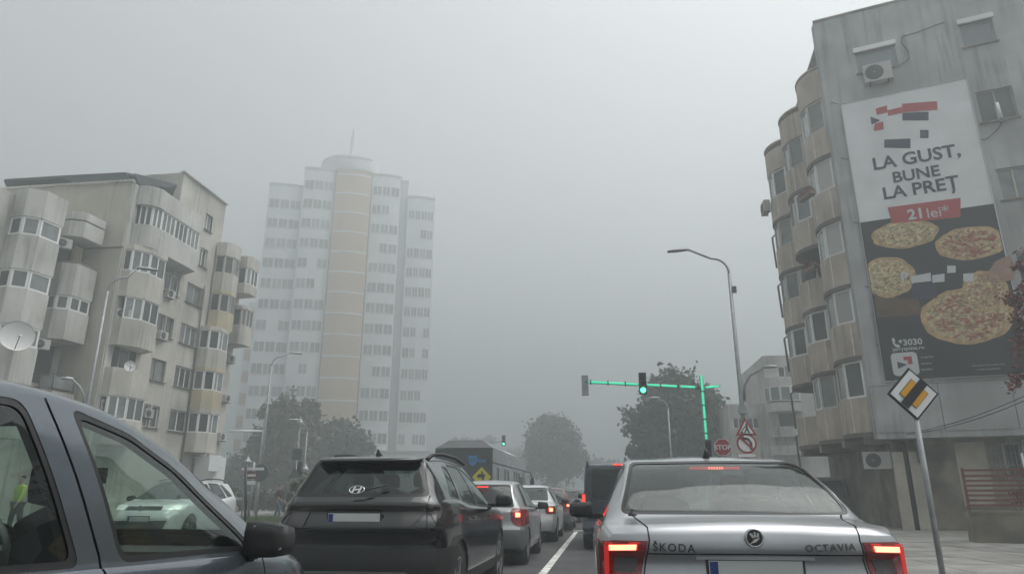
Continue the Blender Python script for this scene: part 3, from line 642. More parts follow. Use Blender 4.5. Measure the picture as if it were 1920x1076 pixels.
def banner():
    D0 = .05
    bl, br, tl, tr = [epx(x, y, D0) for x, y in ((1668,713),(1925,702),(1569,197),(1812,149))]
    u0, u1, z0, z1 = (bl[0]+tl[0])/2, tr[0], (bl[1]+br[1])/2, (tl[1]+tr[1])/2
    zm = (epx(1610,410,D0)[1]+epx(1868,390,D0)[1])/2
    T = thing('banner', 'tall advertising banner with pizzas on the grey end wall', 'banner', (*E2((u0+u1)/2, 0), z0))
    def bx(name, a, c, e, f, d0, d1, m): return MB().prism([E2(a, d1), E2(c, d1), E2(c, d0), E2(a, d0)], e, f).build(name, M[m], T)
    # sheet subdivided with soft waves
    def sheet_(name, za, zb, m):
        nu, nz = 26, 30; V = []; F = []
        for j in range(nz+1):
            for i in range(nu+1):
                a, e = u0+(u1-u0)*i/nu, za+(zb-za)*j/nz
                w = .003*math.sin(a*3+e*1.7)*math.sin(e*2.1+.5*a); V.append((*E2(a, D0+.01+w), e))
        for j in range(nz):
            for i in range(nu): k = j*(nu+1)+i; F.append((k, k+1, k+nu+2, k+nu+1))
        b = MB(); b.add(V, F, True); b.prism([E2(u0, D0-.01), E2(u1, D0-.01), E2(u1, .005), E2(u0, .005)], za, zb); return b.build(name, M[m], T)
    sheet_('white_field', zm, z1, 'ban_w'); sheet_('dark_field', z0, zm, 'ban_d')
    MB().tube([(*E2(u0, .07), z0), (*E2(u0, .07), z1), (*E2(u1, .07), z1), (*E2(u1, .07), z0), (*E2(u0, .07), z0)], .02, 5).build('hem', M['print_w'], T)
    un, nn = (EU[0], EU[1], 0), (EN[0], EN[1], 0); Fd = D0+.02
    def txt(s, x, y, hpx, m, bold=.0, align='LEFT', nm='lettering', **k):
        u, z = epx(x, y, Fd); hz = abs(epx(x, y-hpx, Fd)[1]-z)/.95
        lettering(nm, s, hz, M[m], T, rel(T, (*E2(u, Fd), z)), un, (0,0,1), nn, align, bold=bold*hz, **k)
    txt('LA GUST,', 1637, 319, 30, 'ban_navy', .022); txt('BUNE', 1674, 343, 27, 'ban_navy', .022); txt('LA PREȚ', 1656, 374, 30, 'ban_navy', .022)
    # logo and the blocks of colour above the lettering
    def quad(name, p, m, d=Fd):
        P = [(*E2(epx(x, y, d)[0], d), epx(x, y, d)[1]) for x, y in p]; b = MB(); b.slab(P, nn, .006); return b.build(name, M[m], T)
    quad('logo_red', [(1642,204),(1663,198),(1664,211),(1644,216)], 'ban_red'); quad('logo_red', [(1640,232),(1656,228),(1657,243),(1638,246)], 'ban_red')
    quad('logo_navy', [(1632,219),(1651,226),(1634,234)], 'ban_navy')
    quad('print_block', [(1664,207),(1691,201),(1692,212),(1665,218)], 'ban_red'); quad('print_block', [(1691,195),(1757,190),(1758,206),(1692,211)], 'ban_red')
    quad('print_block', [(1692,212),(1741,210),(1741,226),(1692,226)], 'ban_navy'); quad('print_block', [(1725,244),(1741,244),(1741,259),(1725,259)], 'ban_navy'); quad('print_block', [(1658,262),(1707,260),(1707,278),(1658,277)], 'ban_navy')
    quad('price_tag', [(1664,389),(1801,371),(1801,407),(1673,420)], 'ban_red', Fd)
    Fd2 = Fd+.008
    u, z = epx(1703, 412, Fd2)
    hz = abs(epx(1703, 386, Fd2)[1]-z)/.98
    lettering('lettering', '21', hz, M['print_w'], T, rel(T, (*E2(u, Fd2), z)), un, (0,0,1), nn, bold=.03*hz)
    u, z = epx(1738, 409, Fd2); lettering('lettering', 'lei*', hz*.98, M['print_w'], T, rel(T, (*E2(u, Fd2), z)), un, (0,0,1), nn)
    Fd0, Fd = Fd, Fd+.03; txt('P', 1690, 528, 22, 'print_w', .035); Fd = Fd0
    for p in ([(1708,518),(1745,511),(1746,527),(1709,531)], [(1748,516),(1771,513),(1771,528),(1748,530)], [(1776,498),(1792,498),(1792,511),(1776,512)], [(1806,513),(1826,512),(1826,527),(1806,528)]): quad('print_block', p, 'print_w', Fd+.03)
    quad('print_block', [(1709,533),(1755,530),(1757,559),(1712,561)], 'ban_navy', Fd+.024)
    txt('*3030', 1686, 648, 15, 'print_w', .02); txt('jerryspizza.ro', 1674, 658, 9, 'print_w', .008)
    # handset sign
    q = [(1672,634),(1676,633),(1679,639),(1677,642),(1681,646),(1684,645),(1688,649),(1685,652),(1679,650),(1674,644)]; quad('phone_icon', q, 'print_w')
    # app tile with the logo
    c = epx(1697, 682, Fd); r = .42
    pts = []
    for k, (sx, sy) in enumerate(((1,1),(-1,1),(-1,-1),(1,-1))):
        for a in range(0, 91, 30): an_ = R(a+90*k); pts.append((c[0]+sx*r*.66+.33*r*math.cos(an_), c[1]+sy*r*.66+.33*r*math.sin(an_)))
    MB().slab([(*E2(a, Fd), e) for a, e in pts], nn, .006).build('app_tile', M['print_w'], T)
    Fd3 = Fd+.01; b = MB(); b.slab([(*E2(c[0]-.02, Fd3), c[1]+.26), (*E2(c[0]+.24, Fd3), c[1]+.26), (*E2(c[0]+.24, Fd3), c[1]-.02), (*E2(c[0]+.1, Fd3), c[1]-.02), (*E2(c[0]+.1, Fd3), c[1]+.13), (*E2(c[0]-.02, Fd3), c[1]+.13)], nn, .004); b.build('logo_red', M['ban_red'], T)
    b = MB(); b.slab([(*E2(c[0]-.24, Fd3), c[1]+.1), (*E2(c[0]+.06, Fd3), c[1]-.03), (*E2(c[0]-.24, Fd3), c[1]-.16)], nn, .004); b.build('logo_navy', M['ban_navy'], T)
    for yy, s in ((671, 'Google Play'), (683, 'App Store'), (694, 'AppGallery')): txt(s, 1727, yy, 4, 'print_w', 0)
    txt('Poza pentru fiecare pizza este', 1823, 687, 4, 'print_w', 0); txt('cu titlu de prezentare', 1832, 694, 4, 'print_w', 0)
    # printed pizzas: crust, cheese and toppings as flat shapes
    rr = random.Random(3)
    def pizza(x, y, rx, ry, kind, a0=0, a1=360, tilt=-4, d=Fd-.003):
        cu_, cz = epx(x, y, d); sx = abs(epx(x+rx, y, d)[0]-cu_); sz = abs(epx(x, y-ry, d)[1]-cz)
        def ell(k, dd, name, m, wob=.02):
            N = 40; P = []
            for i in range(N+1 if a1-a0 < 360 else N):
                a = R(a0+(a1-a0)*i/N); w = k*(1+wob*math.sin(7*a+1)+wob*rr.uniform(-1, 1)); P.append((*E2(min(max(cu_+sx*w*math.cos(a), u0+.04), u1-.04), dd), cz+sz*w*math.sin(a)))
            if a1-a0 < 360: P.append((*E2(cu_, dd), cz))
            b = MB(); b.slab(P, nn, .008); return b.build(name, M[m], T)
        o = ell(1, d, 'pizza_picture', 'crust'); ell(.86, d+.004, 'cheese', 'cheese', .03)
        for nm, m, cnt, r0 in {'olive': (('topping', 'olive', 26, .05), ('topping', 'herb', 20, .06)), 'ham': (('topping', 'sauce', 40, .13), ('topping', 'ham', 50, .11), ('topping', 'cheese', 80, .06), ('topping', 'olive', 10, .03)), 'veg': (('topping', 'herb', 40, .10), ('topping', 'cheese', 44, .08), ('topping', 'olive', 14, .05)), 'big': (('topping', 'ham', 70, .12), ('topping', 'herb', 30, .07), ('topping', 'sauce', 40, .09), ('topping', 'cheese', 120, .075))}[kind]:
            b = MB()
            for i in range(cnt):
                a = R(rr.uniform(a0, a1)); k = .78*math.sqrt(rr.random()); pu, pz = cu_+sx*k*math.cos(a), cz+sz*k*math.sin(a)
                if not u0+.15 < pu < u1-.15: continue
                N = 9; r1, r2, ro = r0*sx*rr.uniform(.6, 1.4), r0*sx*rr.uniform(.25, .6), rr.uniform(0, 3.14); dd = d+.007+rr.uniform(0, .008)
                wb = [rr.uniform(.55, 1.3) for _ in range(N)]; P = [(*E2(pu+wb[q]*(r1*math.cos(2*math.pi*q/N)*math.cos(ro)-r2*math.sin(2*math.pi*q/N)*math.sin(ro)), dd), pz+.62*wb[q]*(r1*math.cos(2*math.pi*q/N)*math.sin(ro)+r2*math.sin(2*math.pi*q/N)*math.cos(ro))) for q in range(N)]
                b.slab(P, nn, .008)
            t = b.build(nm, M[m], T, kind='stuff')
    pizza(1696, 439, 66, 26, 'olive'); pizza(1820, 456, 71, 31, 'ham')
    quad('board_picture', [(1640,556),(1722,560),(1730,590),(1645,595)], 'board', Fd-.004)
    pizza(1664, 519, 54, 38, 'veg'); pizza(1812, 592, 92, 52, 'big', 0, 360, d=Fd-.002)
    pizza(1848, 545, 44, 38, 'big', d=Fd+.02)
    quad('hand_picture', [(1850,515),(1866,490),(1893,478),(1905,500),(1900,525),(1880,528),(1868,510),(1862,528)], 'skin_p', Fd+.05)
banner()
# ties that hold the banner
for k, (x, y, dx) in enumerate(((1572,196,-14),(1590,300,-13),(1612,420,-12),(1634,540,-12),(1655,650,-12))):
    a, c = epx(x, y, .06), epx(x+dx, y-4, .02); o = MB().tube([(*E2(a[0], .08), a[1]), (*E2(c[0], .02), c[1])], .014, 5).build('banner_tie', M['ink']); tag(o, '%s short dark tie on the left edge of the banner' % ('topmost','second highest','middle','second lowest','lowest')[k], 'tie', 'ties of the banner')
# things on the bays
p = atD(1437, 390, 35.6); ac_unit((p[0]+.1, p[1], p[2]-.3), R(180), 'air conditioner hanging on the outer side of the farthest brown bay', .8, .6)
for x, y, D, lab in ((1513, 372, 27.5, 'brown flower box under the top window of the nearest brown bay'), (1520, 508, 30.5, 'brown flower box on the open balcony of the middle brown bay')):
    p = atD(x, y, D); T = thing('flower_box', lab, 'flower box', tuple(p)); MB().box((p[0], p[1], p[2]+.08), (.24, .9, .16), R(15)).build('trough', M['frame_brown'], T); g = MB()
    for i in range(90): a, w, s_ = random.uniform(-.42,.42), random.uniform(0,6.3), random.uniform(.03,.07); q = (p[0]+random.uniform(-.1,.1)-a*.26, p[1]+a, p[2]+.16+random.uniform(0,.16)); g.add([(q[0]-s_*math.cos(w), q[1]-s_*math.sin(w), q[2]), (q[0]+s_*math.cos(w), q[1]+s_*math.sin(w), q[2]), (q[0], q[1], q[2]+s_*1.5)], [(0,1,2)])
    g.build('plants', M['leaf_red'], T, kind='stuff')

# planter wall with a red railing in front of the ground floor
def planter():
    c = atZ(1829, 1018, .12); p0 = np.array([c[0], c[1]]); L = 6.
    T = thing('planter_wall', 'low dark concrete planter wall carrying a red railing at the right edge', 'planter', (p0[0], p0[1], .12))
    P = lambda a, d: tuple(p0+EU*a-EN*d)
    MB().prism([P(0,0), P(L,0), P(L,.9), P(0,.9)], .12, .84).build('wall', M['concrete_dark'], T); MB().prism([P(-.03,-.03), P(L,-.03), P(L,.25), P(-.03,.25)], .84, .9).build('coping', M['concrete_dark'], T)
    b = MB()
    for i in range(5): a = .02+i*1.3; MB().box((*P(a, .1), 1.42), (.06, .06, 1.04), -AE).build('railing_post', M['redrail'], T)
    for z in (1.0, 1.12, 1.24, 1.36, 1.48, 1.6, 1.72, 1.86): MB().prism([P(0, .13), P(L, .13), P(L, .16), P(0, .16)], z, z+.055).build('railing_bar', M['redrail'], T)
    # shrub twigs behind the bars
    q = MB(); g = MB()
    for i in range(60):
        a, d = random.uniform(.9, L), random.uniform(.25, .8); x, y = P(a, d); z1 = random.uniform(1.1, 1.75)
        q.tube([(x, y, .8), (x+random.uniform(-.1,.1), y+random.uniform(-.1,.1), z1)], .008, 4)
        for k in range(14):
            lx, ly, lz = x+random.gauss(0,.09), y+random.gauss(0,.09), random.uniform(1, z1+.1); s = random.uniform(.03, .06); w = random.uniform(0, 6.3)
            g.add([(lx-s*math.cos(w), ly-s*math.sin(w), lz), (lx+s*math.cos(w), ly+s*math.sin(w), lz+.02), (lx+.3*s, ly, lz+s*1.6)], [(0,1,2)])
    S = thing('hedge_shrub', 'reddish shrub growing in the planter behind the railing', 'shrub', (*P(2, .5), .84)); q.build('stem', M['bark'], S); g.build('leaves', M['leaf_red'], S, kind='stuff')
planter()

# ------------------------------------------------------------------ pale building beyond the side street
FB = thing('apartment_block', 'pale low apartment block beyond the side street behind the lamp post', 'building', atD(1440, 900, 62)*np.array([1,1,0]))
def far_right():
    Yw = 58.; X = lambda x, y: float(atY(x, y, Yw)[0]); Z = lambda x, y: float(atY(x, y, Yw)[2])
    xl, xm, xr = X(1368,800), X(1433,760), X(1500,760)+8
    zt, zl = Z(1425,672), Z(1400,757)
    b = MB(); wall(b, (xl, Yw), (xm, Yw), 0, zl, [(X(1374,800)-xl, X(1396,800)-xl, Z(1390,803), Z(1390,783)), (X(1399,800)-xl, X(1442,800)-xl-.8, Z(1420,803), Z(1420,783))]); 
    xh = X(1422,680)
    wall(b, (xm, Yw-1.2), (xr, Yw-1.2), 0, zt, [(X(1447,705)-xm+.3, X(1474,705)-xm+.3, Z(1460,711), Z(1460,692)), (X(1447,790)-xm+.3, X(1478,790)-xm+.3, Z(1460,805), Z(1460,778))])
    wall(b, (xm, Yw+8), (xm, Yw-1.2), 0, zt); wall(b, (xl, Yw+8), (xl, Yw), 0, zl)
    b.prism([(xl+.1, Yw+.1), (xm-.02, Yw+.1), (xm-.02, Yw+8), (xl+.1, Yw+8)], zl-.3, zl-.2); b.prism([(xm+.1, Yw-1.1), (xr-.1, Yw-1.1), (xr-.1, Yw+8), (xm+.1, Yw+8)], zt-.3, zt-.2)
    b.build('wall', M['plaster_pale'], FB)
    for xa, xb, ya, yb, mu, yy in ((1374,1396,783,803,(.5,),Yw), (1399,1438,783,803,(.33,.66),Yw), (1447,1474,692,711,(),Yw-1.2)):
        q = (X(xa,790)+X(xb,790))/2; window(FB, (q+(.1 if yy < Yw else 0), yy+.12, Z((xa+xb)/2, yb)), R(-90), abs(X(xb,790)-X(xa,790))*.95, Z(1400,ya)-Z(1400,yb), mu, 'frame', 'pane')
    # rounded balconies on the tall part
    bx = X(1461,750)
    for k, (yt, yb, glz) in enumerate(((714, 731, True), (760, 776, False), (804, 822, False), (838, 855, False))):
        za, zb = Z(1461, yt), Z(1461, yb); pl = [(bx-1.35, Yw-1.21), (bx-1.1, Yw-1.9), (bx-.4, Yw-2.2), (bx+.4, Yw-2.2), (bx+1.1, Yw-1.9), (bx+1.35, Yw-1.21)]
        MB().prism(pl, zb, za).build('balcony', M['plaster_pale'], FB)
        if k == 0:
            z2 = Z(1461, 757)
            for i in range(5):
                a, c = np.array(pl[i]), np.array(pl[i+1]); t = (c-a)/np.hypot(*(c-a)); window(FB, (*((a+c)/2), z2), math.atan2(-t[0], t[1]), np.hypot(*(c-a))-.02, zb-z2, (), 'frame', 'curtain')
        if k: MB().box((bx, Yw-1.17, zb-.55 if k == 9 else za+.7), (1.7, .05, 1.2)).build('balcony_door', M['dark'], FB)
far_right()
# ------------------------------------------------------------------ trees
def leaves(pts, size, rng):
    n = len(pts); d = rng.normal(size=(n,3)); d /= np.linalg.norm(d, axis=1)[:,None]; e = np.cross(d, rng.normal(size=(n,3))); e /= np.linalg.norm(e, axis=1)[:,None]
    s = (size*rng.uniform(.6, 1.4, n))[:,None]; d = d*s; e = e*s*.55
    V = np.stack([pts-d, pts+e, pts+d, pts-e], 1).reshape(-1,3); return V, np.arange(4*n).reshape(-1,4)
def tree(name, label, base, trunk_h, trunk_r, lobes, n, leaf, m='leaf', seed=1, cat='tree', group=None, limbs=True):
    """lobes: (x,y,z,rx,rz) relative to the base; leaf-sized faces fill each lobe's outer volume"""
    rng = np.random.default_rng(seed); rd = random.Random(seed)
    T = thing(name, label, cat, base, 0, group); T['_o'] = (0,0,0)
    b = MB(); b.tube([(0,0,-.1), (.04*trunk_h*rd.uniform(-.5,.5), 0, trunk_h*.5), (0,0,trunk_h)], [trunk_r*1.25, trunk_r, trunk_r*.8], 8)
    for x, y, z, rx, rz in (lobes if limbs else ()):
        b.tube([(0,0,trunk_h*.75), (x*.4, y*.4, trunk_h*.7+(z-trunk_h*.7)*.45), (x, y, z)], [trunk_r*.55, trunk_r*.3, trunk_r*.12], 6)
    b.build('trunk', M['bark'], T)
    tot = sum(l[3]**2*l[4] for l in lobes); A = []
    for x, y, z, rx, rz in lobes:
        k = int(n*rx*rx*rz/tot)+5; cl = max(6, k//52); c = rng.normal(size=(cl,3)); c /= np.linalg.norm(c, axis=1)[:,None]; c *= rng.uniform(.5, 1.02, cl)[:,None]
        idx = rng.integers(0, cl, k); p = c[idx]+rng.normal(scale=.14, size=(k,3)); p *= np.array([rx, rx, rz]); p += np.array([x, y, z]); A.append(p)
    al = np.concatenate(A); ctr = al.mean(0); far = al[rng.integers(0, len(al), max(8, n//160))]; tw = far+(far-ctr)*rng.uniform(.06, .2, (len(far),1))      # twigs that break the outline
    A.append(np.repeat(tw, 14, 0)+rng.normal(scale=leaf*1.3, size=(len(tw)*14,3)))
    V, F = leaves(np.concatenate(A), leaf, rng)
    me = bpy.data.meshes.new('crown'); me.from_pydata(V.tolist(), [], F.tolist()); me.materials.append(M[m])
    o = put('crown', me, T); o['kind'] = 'stuff'; return T
def crown_lobes(h0, h1, r, k, seed, taper=.4):
    rd = random.Random(seed); L = [(0, 0, (h0+h1)/2, r*.6, (h1-h0)*.4)]
    for i in range(k):
        t = (i+.5)/k; z = h0+(h1-h0)*(.12+.74*t); rr = r*(1-taper*abs(2*t-.8)); a = i*2.4+rd.uniform(-.4,.4)
        L.append((rr*.62*math.cos(a), rr*.62*math.sin(a), z, r*rd.uniform(.34,.48), r*rd.uniform(.3,.42)))
    return L
g0 = lambda x, y, D: tuple(atD(x, y, D)*np.array([1,1,0]))
tree('lime_tree', 'large dark leafy tree behind the green traffic light', g0(1278,928,66), 2.2, .35, crown_lobes(1.2, 12.6, 5.0, 16, 3), 22000, .26, seed=3)
tree('roadside_tree', 'round tree crown fading in the fog at the end of the road', g0(1038,928,118), 3.6, .5, [(0,0,8.6,4.6,5.6), (-2.4,0,8.2,2.6,3.6), (2.6,0,7.6,2.6,3.2), (0,0,11.6,3.2,2.6), (1.6,.5,10.4,2.6,2.4), (-1.6,.5,10.6,2.4,2.4), (3.8,0,6.6,1.5,1.6)], 15000, .34, seed=5)
tree('roadside_tree', 'tall foggy tree left of the bus roof', g0(880,928,190), 3.5, .5, crown_lobes(2.5, 16.5, 9.5, 14, 8), 7000, .5, seed=8)
tree('roadside_tree', 'faint tree mass behind the far traffic light', g0(960,928,210), 3.5, .5, crown_lobes(2.5, 15, 8, 12, 18), 5000, .55, seed=18)
tree('street_tree', 'olive green tree in front of the tower beside the street lamp', g0(538,928,84), 3, .3, crown_lobes(2.0, 12.2, 4.8, 14, 11), 15000, .32, 'leaf_y', seed=11)
tree('street_tree', 'dark bushy tree at the foot of the tower above the suv roof', g0(632,928,90), 2.6, .3, crown_lobes(1.6, 10.6, 4.0, 13, 12), 14000, .32, seed=12)
tree('street_tree', 'lower dark tree behind the lantern post', g0(492,928,92), 2, .25, crown_lobes(1.4, 8.0, 3.6, 10, 13), 6000, .32, seed=13)
tree('street_tree', 'low tree at the left end of the tower foot', g0(455,928,98), 2, .25, crown_lobes(1.2, 6.4, 3.6, 10, 14), 6000, .34, seed=14)
tree('roadside_tree', 'faint tree by the kerb behind the van', g0(1130,928,170), 3, .4, crown_lobes(2, 9, 6, 10, 15), 4000, .5, seed=15)
tree('plum_tree', 'red leaved plum branches reaching in at the right edge over the banner', g0(2010,760,20), 2.5, .12, [(-.15,0,4.3,.75,1.1), (-.3,0,5.4,.6,.8), (.4,0,5.0,1.,1.2), (-.45,.1,3.3,.45,.5), (0,.2,6.2,.5,.5)], 5200, .07, 'leaf_red', seed=21)
tree('street_shrub', 'green shrub poking out behind the dark suv', g0(556,928,34), .6, .05, [(0,0,1.1,.5,.7), (.3,0,1.5,.4,.6)], 1200, .09, seed=22, cat='shrub')

def hedge(label, pxa, pxb, D, h, seed):
    a, b = atD(pxa, 928, D), atD(pxb, 928, D); rng = np.random.default_rng(seed); n = 5200; t = rng.uniform(0, 1, n); P = a[None]*(1-t[:,None])+b[None]*t[:,None]
    P[:,1] += rng.uniform(-.6, .6, n); P[:,2] = h*(.15+.85*rng.uniform(0, 1, n)**.6)*(.8+.25*np.sin(t*37)); c = (a+b)/2; c[2] = 0
    T = thing('hedge', label, 'hedge', tuple(c)); V, F = leaves(P-c, .16, rng); me = bpy.data.meshes.new('leaves'); me.from_pydata(V.tolist(), [], F.tolist()); me.materials.append(M['leaf']); put('leaves', me, T)['kind'] = 'stuff'
    q = MB()
    for i in range(24): p = a*(1-i/23)+b*(i/23)-c; q.tube([(p[0], p[1], 0), (p[0], p[1], h*.8)], .03, 5)
    q.build('stems', M['bark'], T, origin=(0,0,0), kind='stuff')
hedge('dark hedge along the foot of the tower behind the parked cars', 425, 700, 58, 1.7, 31)
hedge('dark hedge behind the bus and the head of the queue', 800, 1010, 120, 3.0, 32)

# ------------------------------------------------------------------ street lamps
def lamp(label, base, z_top, head, r=.1, kink=None, low=None, m='steel_dark', bells=()):
    """pole with a curved arm; head = end of arm (world); low = end of a lower side arm"""
    T = thing('street_lamp', label, 'street lamp', (base[0], base[1], 0), 0, 'street lamps'); b = np.array(base[:2])
    MB().tube([(*b, 0), (*b, z_top*.45), (*b, z_top-.7)], [r, r*.85, r*.65], 10).build('pole', M[m], T)
    h = np.array(head, float); d = h[:2]-b; L = np.hypot(*d); d = d/L; pts = []
    for i in range(9):
        a = R(90*i/8); pts.append((*(b+d*.55*(1-math.cos(a))), z_top-.7+.6*math.sin(a)))
    pts.append((*(b+d*(L-.5)), h[2])); MB().tube(pts, r*.5, 8).build('arm', M[m], T)
    def hd(p, d, nm='lamp_head', L=.75):
        w = np.array([-d[1], d[0]]); q = MB(); rows = ((0, .05, .05), (.15, .09, .07), (.45*L/.75, .14, .06), (L, .10, .03)); V = []
        for s, wd, t in rows:
            for a, e in ((-wd, 0), (-wd*.6, t), (wd*.6, t), (wd, 0), (wd*.7, -.03), (-wd*.7, -.03)): V.append((*(np.array(p[:2])+d*s+w*a), p[2]+e))
        F = [(i*6+k, i*6+(k+1)%6, (i+1)*6+(k+1)%6, (i+1)*6+k) for i in range(3) for k in range(6)]+[tuple(range(6))[::-1], tuple(range(18,24))]
        q.add(V, F); return q.build(nm, M[m], T)
    hd((*(b+d*(L-.55)), h[2]-.02), d)
    MB().box((b[0], b[1], z_top*.42), (r*2.4, r*2.4, .25)).build('clamp', M[m], T)
    if low is not None:
        lo = np.array(low, float); e = lo[:2]-b; Ll = np.hypot(*e); e = e/Ll; z0 = lo[2]-1.1
        MB().tube([(*(b+e*.1), z0), (*(b+e*.14), z0+.5), (*(b+e*.35), z0+.85), (*(b+e*(Ll*.6)), lo[2]-.08), (*(b+e*(Ll*.66)), lo[2]-.02)], .045, 7).build('side_arm', M[m], T)
        hd((*(b+e*(Ll*.62)), lo[2]-.02), e, 'side_lamp_head', Ll*.4)
    return T
LP = atD(1393, 780, 24)
RL = lamp('tall grey street lamp with a lower side lamp right of the traffic light', LP, float(atD(1357,478,24)[2]), atD(1262,470,24), .085, low=atD(1455,686,24), m='steel')
MB().box((LP[0]+.12, LP[1], float(atD(1371,543,24)[2])), (.14, .12, .22)).build('junction_box', M['steel_dark'], RL)
p = atD(185, 640, 29); lamp('street lamp in front of the bays of the left block', p, float(atD(206,512,29)[2]), atD(286,505,29), .075, low=atD(116,708,29), m='steel')
p = atD(492, 850, 42); lamp('street lamp in front of the white tower', p, float(atD(510,664,42)[2]), atD(560,662,42), .07, m='steel')
p = atD(1258, 850, 47); lamp('thin street lamp in front of the large dark tree', p, float(atD(1252,746,47)[2]), atD(1221,745,47), .07, m='steel')
p = atD(570, 880, 52); lamp('faint thin lamp post between the trees before the tower', p, float(atD(568,790,52)[2]), atD(548,786,52), .07, m='steel')

# ------------------------------------------------------------------ traffic light gantry outlined with green LEDs
def signal_head(parent, c, lit=None, s=1., back=False, face=R(-90)):
    """three-lens housing centred at c"""
    w, h, d = .34*s, 1.0*s, .2*s; x, y, z = c; par = parent
    H = MB().box((x, y, z), (w, d, h)).build('signal_head', M['black'], par)
    sg = -1 if not back else 1
    for k, nm in enumerate(('red', 'amber', 'green')):
        zz = z+(1-k)*.31*s; o = MB().lathe([(.001, 0), (.115*s, 0), (.12*s, .02)], (x, y+sg*(d/2+.012), zz), 'y', 18).build('lens', (M['green_on'] if y < 40 else M['green_far']) if lit == nm else M['ink'], H, origin=par['_o'])
        v = MB(); n = 12; P = []
        for i in range(n+1):
            a = R(180*i/n-0); P += [(x+.135*s*math.cos(a), y+sg*d/2, zz+.135*s*math.sin(a)), (x+.135*s*math.cos(a), y+sg*(d/2+.2*s), zz+.135*s*math.sin(a)-.02)]
        v.add(P, [(2*i, 2*i+1, 2*i+3, 2*i+2) for i in range(n)], True); v.build('visor', M['black'], H, origin=par['_o'])
    return H
def gantry():
    Yg = 25.8; P = atY(1322, 800, Yg); T = thing('traffic_light', 'traffic light gantry outlined with glowing green strips over the lanes', 'traffic light', (P[0], Yg, 0))
    zt = float(atY(1313,704,Yg)[2]); za = float(atY(1313,727,Yg)[2]); xl = float(atY(1097,718,Yg)[0]); zl = float(atY(1097,716,Yg)[2]); xr = float(atY(1353,724,Yg)[0])
    MB().tube([(P[0], Yg, 0), (P[0], Yg, 2.9), (P[0], Yg, zt)], [.1, .085, .07], 10).build('pole', M['steel'], T)
    MB().tube([(P[0], Yg, za), (xl, Yg, zl)], [.07, .05], 8).build('arm', M['steel'], T); MB().tube([(P[0], Yg, za), (xr, Yg+.4, za+.12)], .05, 8).build('stub_arm', M['steel'], T)
    MB().box((P[0], Yg-.085, (zt+3.2)/2), (.07, .05, zt-3.2)).build('led_strip', M['led'], T)
    f = lambda t: (P[0]+(xl-P[0])*t, Yg-.09, za+(zl-za)*t)
    for t0, t1 in ((.06, .18), (.21, .46), (.54, .97)): MB().tube([f(t0), f(t1)], .04, 6).build('led_strip', M['led'], T)
    MB().tube([(P[0]+.15, Yg-.09, za), (xr-.05, Yg+.3, za+.1)], .04, 6).build('led_strip', M['led'], T)
    for t in (.03, .2, .35, .5, .65, .8, .95): q = f(t); MB().box((q[0], Yg-.05, q[2]), (.05, .16, .17)).build('clamp', M['steel_dark'], T)
    for z in (3.4, 3.9, 4.4, 4.9): MB().box((P[0], Yg-.05, z), (.17, .16, .05)).build('clamp', M['steel_dark'], T)
    MB().tube([f(.02), (f(.02)[0]+.3, Yg-.05, za-.35), (P[0]+.09, Yg-.05, za-.8)], .012, 5).build('cable', M['black'], T)
    c = atY(1205, 719, Yg-.2); signal_head(T, (c[0], Yg-.2, c[2]), 'green', .8)
    c = atY(1097, 722, Yg); H = signal_head(T, (c[0], Yg+.05, c[2]), None, .75, back=True); H.data.materials[0] = M['steel']
    c = atY(1327, 842, Yg); signal_head(T, (c[0], Yg-.15, c[2]), None, .62)
gantry()
def signal_far(px, py, D, armx, label, lit='green'):
    p = atD(px, py, D); q = atD(armx, py+6, D); T = thing('traffic_light', label, 'traffic light', (q[0], q[1], 0))
    MB().tube([(q[0], q[1], 0), (q[0], q[1], q[2])], .08, 8).build('pole', M['steel'], T); MB().tube([tuple(q), tuple(p)], .05, 6).build('arm', M['steel'], T); signal_head(T, (p[0], p[1]-.15, p[2]), lit, .9)
signal_far(945, 826, 62, 905, 'distant traffic light hanging on an arm above the bus')

# ------------------------------------------------------------------ signs
def disc_pts(c, r, n=36, a0=0): return [(c[0]+r*math.cos(R(a0)+2*math.pi*i/n), c[1], c[2]+r*math.sin(R(a0)+2*math.pi*i/n)) for i in range(n)]
def flat(T, name, pts, m, y, t=.006):
    b = MB(); b.slab([(x, y, z) for x, _, z in pts], (0,-1,0), t); return b.build(name, M[m], T)
def P2(c, pts, s): return [(c[0]+a*s, c[1], c[2]+b*s) for a, b in pts]
def post(T, x, y, z0, z1, r=.035, m='steel'): return MB().tube([(x, y, z0), (x, y, z1)], r, 8).build('post', M[m], T)
# warning triangle and no-left-turn disc, clamped to the lamp post
yS = LP[1]-.2
c = atY(1398, 801, yS); T = thing('warning_sign', 'red bordered warning triangle with a road worker on the lamp post', 'road sign', tuple(c))
tri = lambda k, dz=0: [(c[0]+k*.42*math.cos(R(a)), yS, c[2]-.06+dz+k*.42*math.sin(R(a))) for a in (90, 210, 330)]
flat(T, 'plate', tri(.92), 'red', yS, .02); flat(T, 'field', tri(.62), 'white', yS-.012)
cz = (c[0], yS, c[2]-.06); yy = yS-.02
flat(T, 'pictogram', disc_pts((cz[0]+.03, yy, cz[2]+.16), .032, 12), 'ink', yy); flat(T, 'pictogram', P2(cz, [(.0,.14),(.06,.12),(.07,.0),(.12,-.12),(.07,-.12),(.03,-.02),(-.03,-.12),(-.07,-.12),(.0,0)], 1), 'ink', yy)
flat(T, 'pictogram', P2(cz, [(.0,.09),(-.13,-.06),(-.15,-.05),(-.02,.11)], 1), 'ink', yy-.001); flat(T, 'pictogram', P2(cz, [(-.2,-.12),(-.14,-.05),(-.07,-.12)], 1), 'ink', yy-.002)
c = atY(1400, 831, yS); T = thing('prohibition_sign', 'round no left turn sign under the warning triangle', 'road sign', tuple(c))
